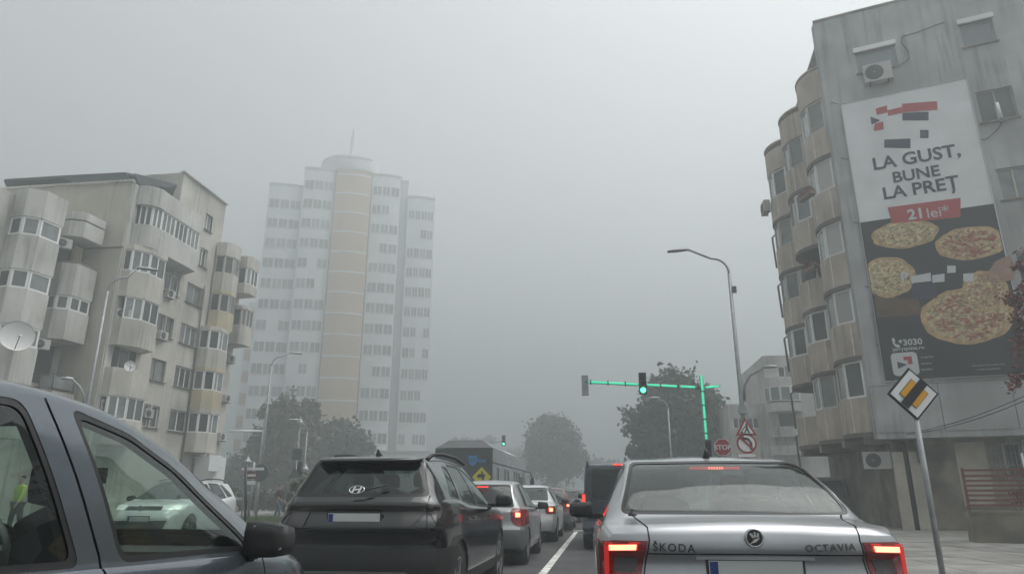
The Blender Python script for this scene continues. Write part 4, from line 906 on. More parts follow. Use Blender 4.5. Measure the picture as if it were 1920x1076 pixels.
flat(T, 'plate', disc_pts(c, .315), 'red', yS, .02); flat(T, 'field', disc_pts(c, .255), 'white', yS-.012)
arw = [(.10,-.24),(.10,.02),(.03,.11),(-.10,.14),(-.10,.06),(-.24,.15),(-.10,.25),(-.10,.19),(.08,.16),(.17,.04),(.17,-.24)]
for q in ([(.09,-.2),(.17,-.2),(.17,.03),(.09,.03)], [(.09,.03),(.17,.03),(.07,.17),(.02,.10)], [(.02,.10),(.07,.17),(-.08,.2),(-.08,.12)], [(-.08,.25),(-.22,.15),(-.08,.05)]): flat(T, 'arrow', P2(c, q, 1), 'ink', yS-.02)
flat(T, 'slash', P2(c, [(-.24,.19),(-.19,.24),(.24,-.19),(.19,-.24)], 1), 'red', yS-.027)
c = atY(1400, 853, yS); T = thing('sign_plate', 'small white supplementary plate under the no left turn sign', 'road sign', tuple(c)); flat(T, 'plate', P2(c, [(-.3,-.08),(.3,-.08),(.3,.06),(-.3,.06)], 1), 'red', yS, .02); flat(T, 'field', P2(c, [(-.28,-.06),(.28,-.06),(.28,.045),(-.28,.045)], 1), 'white', yS-.012)
# STOP sign facing us beside the signal pole
yS = 29.; c = atY(1355, 838, yS); T = thing('stop_sign', 'red octagonal stop sign between the signal pole and the lamp', 'road sign', (c[0], yS, .12)); post(T, c[0], yS+.05, .1, c[2])
flat(T, 'plate', disc_pts(c, .36, 8, 22.5), 'white', yS, .02); flat(T, 'field', disc_pts(c, .335, 8, 22.5), 'red', yS-.012)
lettering('lettering', 'STOP', .27, M['white'], T, rel(T, (c[0], yS-.03, c[2]-.095)), (1,0,0), (0,0,1), (0,-1,0), 'CENTER', bold=.006)
# end of priority road, near the kerb on our right
def priority():
    c = atD(1712, 738, 9.); T = thing('priority_sign', 'end of priority road diamond on a thin post at the right kerb', 'road sign', (c[0], c[1], .12)); y = c[1]; rz = R(-6)
    T['_o'] = (c[0], c[1], .12)
    dm = lambda k: [(c[0]+k, y, c[2]), (c[0], y, c[2]+k), (c[0]-k, y, c[2]), (c[0], y, c[2]-k)]
    post(T, c[0]+.005, y+.03, .1, c[2]-.1, .03, 'steel'); MB().tube([(c[0], y+.035, c[2]-.15), (c[0], y+.035, c[2]+.1)], .02, 6).build('clamp', M['steel'], T)
    flat(T, 'plate', dm(.30), 'ink', y, .015); flat(T, 'field', dm(.268), 'white', y-.01); flat(T, 'centre', dm(.17), 'ink', y-.016); flat(T, 'centre_field', dm(.162), 'amber', y-.021)
    k = .268/2; w = .05; s = math.sqrt(.5); a = np.array([-k, -k]); b = np.array([k, k]); nrm = np.array([-s, s])*w
    flat(T, 'band', [(c[0]+q[0], y, c[2]+q[1]) for q in (a-nrm, b-nrm, b+nrm, a+nrm)], 'ink', y-.028); T.rotation_euler = (0, 0, R(10))
priority()
# left side of the junction: lantern post, parking board, backs of signs, signals
def bell(T, p, s=1.): return MB().lathe([(.02*s, .42*s), (.04*s, .3*s), (.07*s, .22*s), (.16*s, .1*s), (.24*s, .02*s), (.24*s, 0), (.05*s, .01)], tuple(p), n=14).build('lamp_shade', M['steel'], T)
p = atD(462, 965, 33); T = thing('lantern_post', 'thin black post leaning on the grass edge', 'post', (p[0], p[1], 0)); MB().tube([(p[0], p[1], 0), (*atD(461,876,33)[:2], atD(461,876,33)[2])], .06, 8).build('pole', M['ink'], T); q = atD(452,886,33); MB().box(tuple(q), (.3, .05, .12)).build('bracket', M['steel'], T)
for k, (x, y, D, lab) in enumerate(((464, 866, 46, 'pale bell shaped lamp behind the black post'), (572, 880, 50, 'pale bell shaped lamp beside the dark signal backs'), (563, 792, 56, 'pale bell shaped lamp in front of the olive tree'), (500, 758, 50, 'pale bell shaped lamp beside the street lamp pole'))):
    p = atD(x, y, D); T = thing('park_lamp', lab, 'street lamp', (p[0], p[1], 0)); post(T, p[0], p[1], 0, p[2], .05); bell(T, p, 1.15)
M['dull_red'] = mat('faded_red', (.16, .05, .05), .6); p = atD(474, 890, 36); T = thing('parking_board', 'small red and white board on a grey post', 'road sign', (p[0], p[1], 0)); post(T, p[0], p[1], 0, p[2]+.6, .06)
for z, w, h, m in ((.28, 1.1, .12, 'white'), (.0, .55, .34, 'dull_red'), (-.02, .4, .1, 'white'), (-.36, .4, .16, 'white')): MB().box((p[0], p[1]-.07-(.03 if h == .1 else 0), p[2]+z), (w, .04, h)).build('board', M[m], T)
p = atD(488, 886, 37); T = thing('road_sign', 'dark back of a round sign on the lamp pole', 'road sign', tuple(p)); flat(T, 'plate', disc_pts(p, .42), 'steel_dark', p[1], .03); post(T, p[0]-.05, p[1]+.06, 0, p[2])
p = atD(557, 851, 40); T = thing('road_sign', 'dark back of a square sign above a signal', 'road sign', (p[0], p[1], 0)); flat(T, 'plate', P2(p, [(-.27,-.3),(.27,-.3),(.27,.3),(-.27,.3)], 1), 'steel_dark', p[1], .03); post(T, p[0], p[1]+.06, 0, p[2])
signal_head(T, (p[0]+.12, p[1]+.2, p[2]-.78), None, .75, back=True); q = atD(553, 890, 40); flat(T, 'triangle_plate', [(q[0], 0, q[2]+.45), (q[0]-.32, 0, q[2]-.15), (q[0]+.32, 0, q[2]-.15)], 'steel_dark', p[1]-.1, .03)
p = atD(430, 808, 50); q = atD(494, 808, 50); T = thing('sign_gantry', 'pale horizontal gantry arm beside the end of the left block', 'gantry', (q[0], q[1], 0)); post(T, q[0], q[1], 0, q[2]+.2, .09); MB().tube([tuple(p), tuple(q)], .07, 8).build('arm', M['white'], T)

# things hung on the left block
XF = -27.
def lac(x, y, X, lab, face=0., w=.75, h=.52):
    p = atX(x, y, X); ac_unit(tuple(p), face, lab, w, h)
lac(230, 598, XF+.3, 'air conditioner left of the fourth floor bay of the left block', R(-50))
lac(313, 559, XF, 'air conditioner under the dark window beneath the top ribbon of windows'); lac(299, 637, XF, 'air conditioner below the narrow window of the left block')
lac(202, 768, XF+.3, 'air conditioner beside the lowest visible bay, just over the silver car roof', R(-50)); lac(271, 783, XF, 'air conditioner right of the lowest visible bay of the left block')
lac(428, 680, XF+.2, 'highest of the air conditioners along the far drain pipe'); lac(421, 754, XF+.2, 'middle of the air conditioners along the far drain pipe'); lac(411, 826, XF+.2, 'lowest of the air conditioners along the far drain pipe')
lac(73, 655, -28.6, 'air conditioner squeezed beside the bay with the satellite dish', R(-30)); lac(115, 466, -28.6, 'air conditioner between the two nearest bay columns of the left block', R(-30))
def dish(c, r, face, lab):
    T = thing('satellite_dish', lab, 'satellite dish', tuple(c), face+R(90)); T['_o'] = (0,0,0)
    n = 24; pr = [(r*k/8, -.18*r+.25*r*(k/8)**2*-1+.1*r) for k in range(9)]
    MB().lathe([(max(q, .001), -(.22*r*(1-(q/r)**2))*-1) for q, _ in pr]+[(r, -.012)], (0,0,0), 'y', n).build('reflector', M['frame'], T)
    MB().tube([(0, 0, -r*.9), (0, -r*.9, -r*.2)], .02, 6).build('feed_arm', M['steel_dark'], T); MB().lathe([(.001, -.12), (.06, -.1), (.06, .02), (.001, .03)], (0, -r*.9, -r*.18), 'y', 10).build('feed_horn', M['white'], T)
    MB().tube([(0, .22*r, 0), (0, .22*r+.3, -.2)], .03, 6).build('bracket', M['steel_dark'], T)
dish(atX(33, 629, -27.6), .72, R(-38), 'large white satellite dish on the nearest bay'); dish(atX(244, 686, XF+1.35), .3, R(-40), 'white satellite dish hanging in the open balcony of the left block')
p = atX(398, 868, -25.3); o = MB().box((p[0]+.2, p[1], p[2]), (.06, 1.5, 1.0)).build('shop_sign', M['twhite']); tag(o, 'pale shop sign on the white annex at the block corner', 'sign')
# ------------------------------------------------------------------ vehicles: smooth lofted bodies, cut into panels, panes and lamps
def paint(name, col, metal=.55, rough=.32, coat=1.): return mat(name, col, rough, metal, coat=coat, var=.08, vscale=1.5, rvar=.07)
M['p_silver'] = paint('paint_silver', (.40, .41, .43)); M['p_silver2'] = paint('paint_silver_grey', (.36, .37, .375)); M['p_dark'] = paint('paint_dark_grey', (.014, .016, .018), .5, .14)
M['p_blue'] = paint('paint_blue_silver', (.115, .137, .16), .7, .20); M['p_white'] = paint('paint_white', (.60, .61, .61), 0, .35); M['p_red'] = paint('paint_dark_red', (.11, .014, .016), .2, .35); M['p_black'] = paint('paint_black', (.012, .013, .015), .2, .3)
M['p_van'] = paint('paint_van', (.018, .027, .040), .4, .22)
M['trim'] = mat('bumper_trim', (.022, .022, .023), .6); M['trim_grey'] = mat('bumper_grey', (.10, .105, .11), .55)
M['seal'] = mat('window_seal', (.010, .010, .011), .35)
M['cabin'] = mat('cabin_lining', (.035, .035, .037), .85); M['seat'] = mat('seat_fabric', (.03, .03, .033), .9)
M['chrome'] = mat('chrome', (.62, .63, .64), .16, 1.); M['chrome_d'] = mat('chrome_shaded', (.12, .12, .125), .2, 1.); M['rim'] = mat('wheel_rim', (.32, .33, .34), .35, .8)
M['g_clear'] = glass('glass_green', (.60, .70, .67)); M['g_light'] = glass('glass_light', (.72, .82, .77)); M['g_rear'] = glass('glass_rear', (.22, .28, .265), ior=1.55); M['g_dark'] = glass('glass_tinted', (.30, .34, .34)); M['g_black'] = glass('glass_privacy', (.10, .115, .12))
M['lens_red'] = mat('lens_red', (.20, .012, .014), .15, coat=1.); M['lens_dark'] = mat('lens_smoked', (.02, .012, .013), .12, coat=1.); M['lens_clear'] = mat('lens_clear', (.42, .43, .44), .12, .3, coat=1.); M['lens_orange'] = mat('lens_orange', (.35, .09, .02), .15, coat=1.)
M['tail_dim'] = mat('tail_dim', (.4, .02, .02), .3, emit=(.8, .03, .025), estr=.2); M['lens_dim'] = mat('lens_dim', (.10, .008, .01), .2); M['plate'] = mat('plate_white', (.55, .56, .56), .45); M['eu'] = mat('plate_blue', (.015, .04, .20), .45)
M['mirror'] = mat('mirror_glass', (.75, .78, .8), .03, 1.)
M['headlamp'] = mat('headlamp', (.6, .62, .62), .1, .2, emit=(1, .98, .9), estr=.25)

def spl(keys, x):
    """smooth monotone curve through (x, value) keys"""
    X = np.array([k[0] for k in keys], float); Yv = np.array([k[1] for k in keys], float); x = np.clip(np.asarray(x, float), X[0], X[-1])
    h = np.diff(X); d = np.diff(Yv)/h; m = np.zeros(len(X)); m[0], m[-1] = d[0], d[-1]
    for i in range(1, len(X)-1): m[i] = 0 if d[i-1]*d[i] <= 0 else 2*d[i-1]*d[i]/(d[i-1]+d[i])
    i = np.clip(np.searchsorted(X, x, side='right')-1, 0, len(X)-2); t = (x-X[i])/h[i]
    return (1+2*t)*(1-t)**2*Yv[i]+t*(1-t)**2*h[i]*m[i]+t*t*(3-2*t)*Yv[i+1]+t*t*(t-1)*h[i]*m[i+1]
def crspline(P, k):
    P = np.array(P, float); out = []
    for i in range(len(P)-1):
        p0 = P[i-1] if i else 2*P[0]-P[1]; p1, p2 = P[i], P[i+1]; p3 = P[i+2] if i+2 < len(P) else 2*P[-1]-P[-2]
        for t in np.arange(k)/k: out.append(.5*((2*p1)+(-p0+p2)*t+(2*p0-5*p1+4*p2-p3)*t*t+(-p0+3*p1-3*p2+p3)*t**3))
    out.append(P[-1]); return np.array(out)
def loft(sp, res=1.):
    L = sp['top'][-1][0]; n = int(L/(.07/res)); ys = np.concatenate([[0, .008, .02, .04, .065], np.linspace(.1, L-.1, n), [L-.065, L-.04, L-.02, L-.008, L]])
    K = max(1, int(round(3*res))); rows = []
    for y in ys:
        zt, be, w, rw, zb = (float(spl(sp[k], y)) for k in ('top', 'belt', 'wid', 'roof', 'bot'))
        e = min(y, L-y); rr = .03
        if e < rr: zt -= rr*(1-math.sqrt(max(0, 1-(1-e/rr)**2)))*.9
        be = min(be, zt-.02); t = min(1, max(0, (zt-be-.05)/.32)); t = t*t*(3-2*t)
        re_ = (1-t)*.80*w+t*rw; zr = zt-((1-t)*.025+t*sp.get('crown', .075)); zr = max(zr, be+.01)
        hb = be-zb; fl = sp.get('flare', 0.)
        P = [(.82*w, zb), (.93*w, zb+.015), (.975*w, zb+.10*hb/.7), (.995*w, zb+.36*hb), (w+fl*.0, zb+.62*hb), (.992*w, be-.14*hb), (.968*w, be-.035*hb), (.945*w, be+.0), 
             ]
        a = np.array([.928*w, be+.012+.01*t]); r = np.array([re_, zr])
        P += [tuple(a), tuple(a+(r-a)*.5+np.array([.018*t, 0])), tuple(a+(r-a)*.93+np.array([.006*t, 0])), (re_-.035*t-.05*(1-t), zr+.028*t+.005), (.62*re_, zt-.010-.006*t), (.3*re_, zt-.002), (0, zt)]
        c = crspline(P, K); c[-1, 0] = 0; rows.append(np.column_stack([c[:, 0], np.full(len(c), y), c[:, 1]]))
    G = np.array(rows); wmax = max(k[1] for k in sp['wid'])
    for end in (0, 1):
        prof, cor = (sp['rear'], sp.get('cr', .16)) if end == 0 else (sp['front'], sp.get('cf', .3)); Lr = .6 if end == 0 else .9
        e = G[:, :, 1] if end == 0 else L-G[:, :, 1]; g = np.clip(1-e/Lr, 0, 1)**2
        sh = spl(prof, G[:, :, 2])*g+cor*g*(np.abs(G[:, :, 0])/wmax)**4
        G[:, :, 1] += sh if end == 0 else -sh
    ns, nc = G.shape[:2]; bm = bmesh.new(); V = {}
    def vert(i, j, s):
        if j == nc-1: s = 1
        k = (i, j, s)
        if k not in V: p = G[i, j]; V[k] = bm.verts.new((p[0]*s, p[1], p[2]))
        return V[k]
    for i in range(ns-1):
        for j in range(nc-1):
            for s in (1, -1):
                q = [vert(i, j, s), vert(i+1, j, s), vert(i+1, j+1, s), vert(i, j+1, s)]
                q = list(dict.fromkeys(q))
                try: bm.faces.new(q if s == 1 else q[::-1])
                except ValueError: pass
    kb = 7*K                                                        # shoulder index: the end caps run below it
    for end in (0, 1):
        i = 0 if end == 0 else ns-1; top = G[i, kb:]; fx = top[:, 0]/max(top[0, 0], 1e-6); nx = len(fx); cap = {}
        prof, cor = (sp['rear'], sp.get('cr', .16)) if end == 0 else (sp['front'], sp.get('cf', .3))
        for j in range(kb+1):
            for c in range(nx):
                for s in (1, -1):
                    if c == nx-1 and s == -1: continue
                    if c == 0: v = vert(i, j, s)
                    elif j == kb: v = vert(i, kb+c, s)
                    else:
                        x = G[i, j, 0]*fx[c]; z = G[i, j, 2]+(top[c, 2]-top[0, 2])*(j/kb)**3; base = 0 if end == 0 else L
                        sh = float(spl(prof, z))+cor*(abs(x)/wmax)**4; v = bm.verts.new((x*s, base+(sh if end == 0 else -sh), z))
                    cap[(j, c, s)] = v
                    if c == nx-1: cap[(j, c, -1)] = v
        for j in range(kb):
            for c in range(nx-1):
                for s in (1, -1):
                    q = [cap[(j, c, s)], cap[(j+1, c, s)], cap[(j+1, c+1, s)], cap[(j, c+1, s)]]
                    if (s == -1) ^ (end == 1): q = q[::-1]
                    q = list(dict.fromkeys(q))
                    if len(q) > 2:
                        try: bm.faces.new(q)
                        except ValueError: pass
    bm.normal_update(); bmesh.ops.recalc_face_normals(bm, faces=bm.faces); bm.normal_update()
    N = {v: (*v.co, *v.normal) for v in bm.verts}
    out = [Patch([N[v] for v in f.verts], 0) for f in bm.faces]; bm.free(); return out
class Patch:
    __slots__ = ('p', 'mid', 'c', 'n')
    def __init__(s, p, mid):
        s.p = p; s.mid = mid; k = len(p); s.c = Vector((sum(q[0] for q in p)/k, sum(q[1] for q in p)/k, sum(q[2] for q in p)/k)); s.n = Vector((sum(q[3] for q in p)/k, sum(q[4] for q in p)/k, sum(q[5] for q in p)/k))
def clip(p, i, j, ax, ay, nx, ny):
    d = [(q[i]-ax)*nx+(q[j]-ay)*ny for q in p]
    if max(d) <= 1e-6: return p, None
    if min(d) >= -1e-6: return None, p
    a, b = [], []
    for k in range(len(p)):
        q, w = p[k-1], p[k]; e, f = d[k-1], d[k]
        if e*f < 0:
            t = e/(e-f); m = tuple(x+(y-x)*t for x, y in zip(q, w)); a.append(m); b.append(m)
        if f <= 0: a.append(w)
        if f >= 0: b.append(w)
    return (a if len(a) > 2 else None), (b if len(b) > 2 else None)
def rpoly(pts, r=.04, n=4):
    out = []; k = len(pts)
    for i in range(k):
        p = np.array(pts[i], float); a = np.array(pts[i-1], float)-p; b = np.array(pts[(i+1) % k], float)-p; la, lb = np.hypot(*a), np.hypot(*b); q = min(r, la*.45, lb*.45); a, b = p+a/la*q, p+b/lb*q
        for t in range(n+1): s = t/n; out.append(tuple((1-s)**2*a+2*s*(1-s)*p+s*s*b))
    return out
def grow(pts, d):
    P = np.array(pts, float); ar = sum(P[i][0]*P[(i+1) % len(P)][1]-P[(i+1) % len(P)][0]*P[i][1] for i in range(len(P))); sg = 1 if ar > 0 else -1; out = []
    for i in range(len(P)):
        a, b, c = P[i-1], P[i], P[(i+1) % len(P)]; t1, t2 = (b-a)/np.hypot(*(b-a)), (c-b)/np.hypot(*(c-b)); n = np.array([t1[1]+t2[1], -t1[0]-t2[0]])*sg; n = n/max(np.hypot(*n), 1e-6)
        k = max(.35, float(np.dot(n, np.array([t1[1], -t1[0]])*sg))); out.append(tuple(b+n*d/k))
    return out
def carve(bm, poly, ax, test, mid):
    """tag with material index mid the faces inside a convex polygon seen along one axis (ax: 'x' side view y,z; 'y' end view x,z; 'z' plan x,y)"""
    i, j = {'x': (1, 2), 'y': (0, 2), 'z': (0, 1)}[ax]; P = [np.array(p, float) for p in poly]
    ar = sum(P[k][0]*P[(k+1) % len(P)][1]-P[(k+1) % len(P)][0]*P[k][1] for k in range(len(P)))
    if ar < 0: P = P[::-1]
    lo = np.min(P, 0); hi = np.max(P, 0); keep = []; new = []; E = []
    for k in range(len(P)):
        u, w = P[k], P[(k+1) % len(P)]; d = w-u; h = math.hypot(*d)
        if h > 1e-5: E.append((float(u[0]), float(u[1]), float(d[1]/h), float(-d[0]/h)))
    l0, l1, h0, h1 = map(float, (lo[0], lo[1], hi[0], hi[1]))
    for f in bm:
        c = f.c
        if not (l0-.3 < c[i] < h0+.3 and l1-.3 < c[j] < h1+.3) or not test(c, f.n): keep.append(f); continue
        xs = [q[i] for q in f.p]; zs = [q[j] for q in f.p]
        if max(xs) < l0 or min(xs) > h0 or max(zs) < l1 or min(zs) > h1: keep.append(f); continue
        cur = f.p; outs = []
        for ax_, ay_, nx_, ny_ in E:
            cur, o = clip(cur, i, j, ax_, ay_, nx_, ny_)
            if o: outs.append(o)
            if cur is None: break
        if cur is None: keep.append(f); continue
        new.append(Patch(cur, mid)); new += [Patch(o, f.mid) for o in outs]
    bm[:] = keep+new
def shell(bm, name, mids, m, parent, off=0., cond=None, flip=False):
    idx = {}; V = []; N = []; F = []
    for f in bm:
        if f.mid not in mids or (cond and not cond(f.c)): continue
        q = []
        for v in f.p:
            k = (round(v[0], 4), round(v[1], 4), round(v[2], 4))
            if k not in idx: idx[k] = len(V); V.append((v[0]+v[3]*off, v[1]+v[4]*off, v[2]+v[5]*off)); N.append(v[3:])
            if idx[k] not in q: q.append(idx[k])
        if len(q) > 2: F.append(q[::-1] if flip else q)
    if not F: return None
    me = bpy.data.meshes.new(name); me.from_pydata(V, [], F); me.polygons.foreach_set('use_smooth', [True]*len(F)); me.materials.append(m)
    if not flip: me.normals_split_custom_set_from_vertices(N)
    o = bpy.data.objects.new(name, me); COL.objects.link(o); o.parent = parent; return o
_wh = {}
def wheel(parent, x, y, r, w=.2, side=1):
    k = (r, w)
    if k not in _wh:
        t = MB().lathe([(r*.66, -w/2), (r*.9, -w/2-.01), (r*.98, -w*.38), (r, -w*.2), (r, w*.2), (r*.98, w*.38), (r*.9, w/2+.01), (r*.66, w/2)], (0,0,0), 'x', 28)
        q = MB().lathe([(r*.67, -w*.4), (r*.67, w/2), (r*.62, w/2+.005), (r*.58, w*.3), (r*.2, w*.32), (r*.16, w*.42), (.001, w*.42)], (0,0,0), 'x', 28)
        for i in range(5):
            a = 2*math.pi*i/5; ca, sa = math.cos(a), math.sin(a); P = []
            for rr, ww in ((r*.14, r*.09), (r*.64, r*.065)):
                for s in (-1, 1):
                    for d in (w*.34, w*.5): P.append((d, rr*ca-s*ww*sa, rr*sa+s*ww*ca))
            q.add(P, [(0,1,3,2), (4,6,7,5), (0,4,5,1), (2,3,7,6), (1,5,7,3), (0,2,6,4)])
        _wh[k] = (t.mesh('tyre', M['rubber']), q.mesh('rim', M['rim']))
    o = put('wheel', _wh[k][0], parent, (x, y, r), 0 if side > 0 else math.pi); put('rim', _wh[k][1], o); return o
def blob(pts, name, m, parent, sub=2):
    """rounded box-like part from eight corner points"""
    b = bmesh.new(); v = [b.verts.new(p) for p in pts]
    for f in ((0,3,2,1),(4,5,6,7),(0,1,5,4),(1,2,6,5),(2,3,7,6),(3,0,4,7)): b.faces.new([v[i] for i in f])
    bmesh.ops.subdivide_edges(b, edges=b.edges, cuts=2, use_grid_fill=True); bmesh.ops.recalc_face_normals(b, faces=b.faces)
    for _ in range(2): bmesh.ops.smooth_vert(b, verts=b.verts, factor=.5, use_axis_x=True, use_axis_y=True, use_axis_z=True)
    me = bpy.data.meshes.new(name); b.to_mesh(me); b.free(); me.polygons.foreach_set('use_smooth', [True]*len(me.polygons)); me.materials.append(m)
    o = bpy.data.objects.new(name, me); COL.objects.link(o); o.parent = parent; return o
def mirror_part(parent, s, x, y, z, m, sz=1.):
    w, h, d = .24*sz, .17*sz, .14*sz
    pts = [(s*(x+a*w), y+b*d-.05*(a), z+c*h*(1-.12*a)) for a, b, c in ((0,0,0),(1,0,.05),(1,1,.1),(0,1,0),(0,0,1),(1,0,1),(1,1,.9),(0,1,1))]
    o = blob(pts, 'side_mirror', m, parent)
    q = MB(); q.slab([(s*(x+.06*sz), y-.004, z+.035*sz), (s*(x+w*.9), y-.035, z+.045*sz), (s*(x+w*.9), y-.035, z+h*.82), (s*(x+.06*sz), y-.004, z+h*.85)], (0,-1,0), .004)
    g = q.build('mirror_glass', M['mirror'], o, origin=(0,0,0))
    MB().box((s*(x-.03), y+d*.5, z+.02), (.16, .05, .05)).build('mirror_foot', M['trim'], o, origin=(0,0,0)); return o
def plate(parent, y, z, w=.52, h=.115, rx=0., s=-1, x=0.):
    fr = MB().box((x, y-s*.004, z), (w+.03, .016, h+.03)).build('plate_frame', M['trim'], parent, origin=(0,0,0))
    o = MB().box((x, y, z), (w, .02, h)).build('number_plate', M['plate'], parent, origin=(0,0,0)); MB().box((x+s*(w/2-.028) if s < 0 else x+(w/2-.028), y+s*.0115, z), (.045, .004, h-.012)).build('plate_band', M['eu'], o, origin=(0,0,0)); return o
ANY = lambda c, n: True
def car(name, label, sp, loc, rz, pm, res=1., glass_m='g_clear', group='cars waiting in the traffic queue', cat='car', interior=True, seams=(), under=True, scale=1.04):
    T = thing(name, label, cat, loc, rz, group); T['_o'] = (0,0,0); T.scale = (scale,)*3; bm = loft(sp, res)
    L = sp['top'][-1][0]; W_ = max(k[1] for k in sp['wid']); sm = .022
    ids = {}
    def nid(k): ids.setdefault(k, len(ids)+1); return ids[k]
    up = lambda z0: (lambda c, n: c.z > z0)
    seal, void = nid('seal'), nid('void')
    panes = []
    for k, pl in enumerate(sp.get('side', ())):                       # side windows, both flanks
        for s in (1, -1):
            t = lambda c, n, s=s: c.x*s > .3 and abs(n.x) > .35
            carve(bm, rpoly(grow(pl, sm), .05), 'x', t, seal)
        for s in (1, -1):
            t = lambda c, n, s=s: c.x*s > .3 and abs(n.x) > .35
            i = nid(('side', k, s)); carve(bm, rpoly(pl, .045), 'x', t, i); panes.append((i, 'side_window'))
    for key, nm, t in (('rearw', 'rear_window', lambda c, n: c.y < L*.45 and n.y < -.12 and c.z > sp['glz']), ('frontw', 'windscreen', lambda c, n: c.y > L*.5 and n.y > .12 and c.z > sp['glz'])):
        if key in sp:
            carve(bm, rpoly(grow(sp[key], sp.get('frit', .03)), .06), 'y', t, seal); i = nid(key); carve(bm, rpoly(sp[key], .06), 'y', t, i); panes.append((i, nm))
    for y in sp['wheels']:                                            # wheel arches
        r = sp['wr']+.055; cir = [(y+r*math.cos(R(a)), sp['wr']+r*math.sin(R(a))) for a in range(0, 360, 15)]
        for s in (1, -1): carve(bm, cir, 'x', (lambda c, n, s=s: c.x*s > .2 and abs(n.x) > .15), void)
    parts = []
    for nm, m, ax, pl, side, off, tt in sp.get('panels', ()):          # lamps, trims ...: mirrored when side == 2
        for s in ((1, -1) if side == 2 else (side,)):
            if ax == 'y': q = [(a*s, b) for a, b in pl]; t = (lambda c, n: c.y < .75 and n.y < .6) if tt == 'rear' else (lambda c, n: c.y > L-1.0)
            elif ax == 'x': q = pl; t = lambda c, n, s=s: c.x*s > .25 and abs(n.x) > .3
            else: q = [(a*s, b) for a, b in pl]; t = lambda c, n: n.z > .3
            i = nid((nm, m, tuple(map(tuple, pl)), s)); carve(bm, q, ax, t, i); parts.append((i, nm, m, off))
    lines = []
    for k, (ax, pts, wd) in enumerate(seams):                          # shut lines as thin dark grooves on both flanks or the tail
        for s in (1, -1):
            i = nid(('seam', k, s)); lines.append(i)
            for a, b in zip(pts[:-1], pts[1:]):
                a, b = np.array(a, float), np.array(b, float); d = (b-a)/np.hypot(*(b-a)); n = np.array([-d[1], d[0]])*wd/2; q = [a-n-d*wd*.5, b-n+d*wd*.5, b+n+d*wd*.5, a+n-d*wd*.5]
                if ax == 'y': q = [(p[0]*s, p[1]) for p in q]; t = lambda c, n: c.y < .8 and n.y < .3
                else: t = lambda c, n, s=s: c.x*s > .3 and abs(n.x) > .3
                carve(bm, q, ax, t, i)
    body = shell(bm, 'body', {0}, M[pm], T)
    shell(bm, 'window_seal', {seal}, M['seal'], T, -.002)
    for i in lines: shell(bm, 'shut_line', {i}, M['seal'], T, -.012)
    for i, nm in panes: shell(bm, nm, {i}, M[glass_m if isinstance(glass_m, str) else glass_m[nm]], T, -.006)
    for i, nm, m, off in parts: shell(bm, nm, {i}, M[m], T, off)
    if interior: shell(bm, 'cabin_lining', {0, seal}|{i for i, nm, m, o in parts if m == 'trim'}, M['cabin'], T, -.035, lambda c: c.z > sp['glz']-.35 and .25 < c.y < L-.3, True)
    # floor pan and wheel wells
    if under: MB().prism([(-W_*.8, .25), (W_*.8, .25), (W_*.8, L-.3), (-W_*.8, L-.3)], .2, .34).build('floor_pan', M['trim'], T)
    for y in sp['wheels']:
        for s in (1, -1): MB().lathe([(sp['wr']+.06, 0), (sp['wr']+.06, .28), (.01, .28)], (s*(W_-.035)-(.28 if s > 0 else 0), y, sp['wr']), 'x', 20).build('wheel_well', M['cabin'], T)
    for y in sp['wheels']:
        for s in (1, -1): wheel(T, s*(W_-.125), y, sp['wr'], .2, s)
    if 'mirror' in sp:
        x, y, z, m = sp['mirror']
        for s in (1, -1): mirror_part(T, s, x, y, z, M[m])
    if interior:
        g = sp['glz']
        for x in (-.36, .36):
            for (y, nm) in ((sp['seats'][0], 'rear_seat'), (sp['seats'][1], 'front_seat')):
                st = blob([(x-.24, y, .45), (x+.24, y, .45), (x+.24, y+.14, .45), (x-.24, y+.14, .45), (x-.2, y-.14, g+.18), (x+.2, y-.14, g+.18), (x+.2, y-.02, g+.18), (x-.2, y-.02, g+.18)], nm, M['seat'], T)
                blob([(x-.13, y-.15, g+.17), (x+.13, y-.15, g+.17), (x+.13, y-.05, g+.17), (x-.13, y-.05, g+.17), (x-.11, y-.17, g+.36), (x+.11, y-.17, g+.36), (x+.11, y-.08, g+.36), (x-.11, y-.08, g+.36)], 'headrest', M['seat'], st)
        MB().prism([(-W_*.82, sp['dash']), (W_*.82, sp['dash']), (W_*.78, sp['dash']+.4), (-W_*.78, sp['dash']+.4)], .5, g-.03).build('dashboard', M['cabin'], T)
        MB().box((0, sp['dash']-.05, g+.30), (.24, .03, .07)).build('rear_view_mirror', M['black'], T)
        MB().lathe([(.17, -.02), (.19, 0), (.17, .02), (.155, 0), (.17, -.02)], (-.36, sp['dash']-.18, g-.04), 'y', 20).build('steering_wheel', M['black'], T)
    return T
def glow(T, pts, y, m, name, s=2, t=.01, ax=None):
    for k in ((1, -1) if s == 2 else (s,)):
        b = MB(); b.slab([(x*k, y if np.isscalar(y) else y[i], z) for i, (x, z) in enumerate(pts)], (0,-1,0), t); b.build(name, M[m], T, origin=(0,0,0))

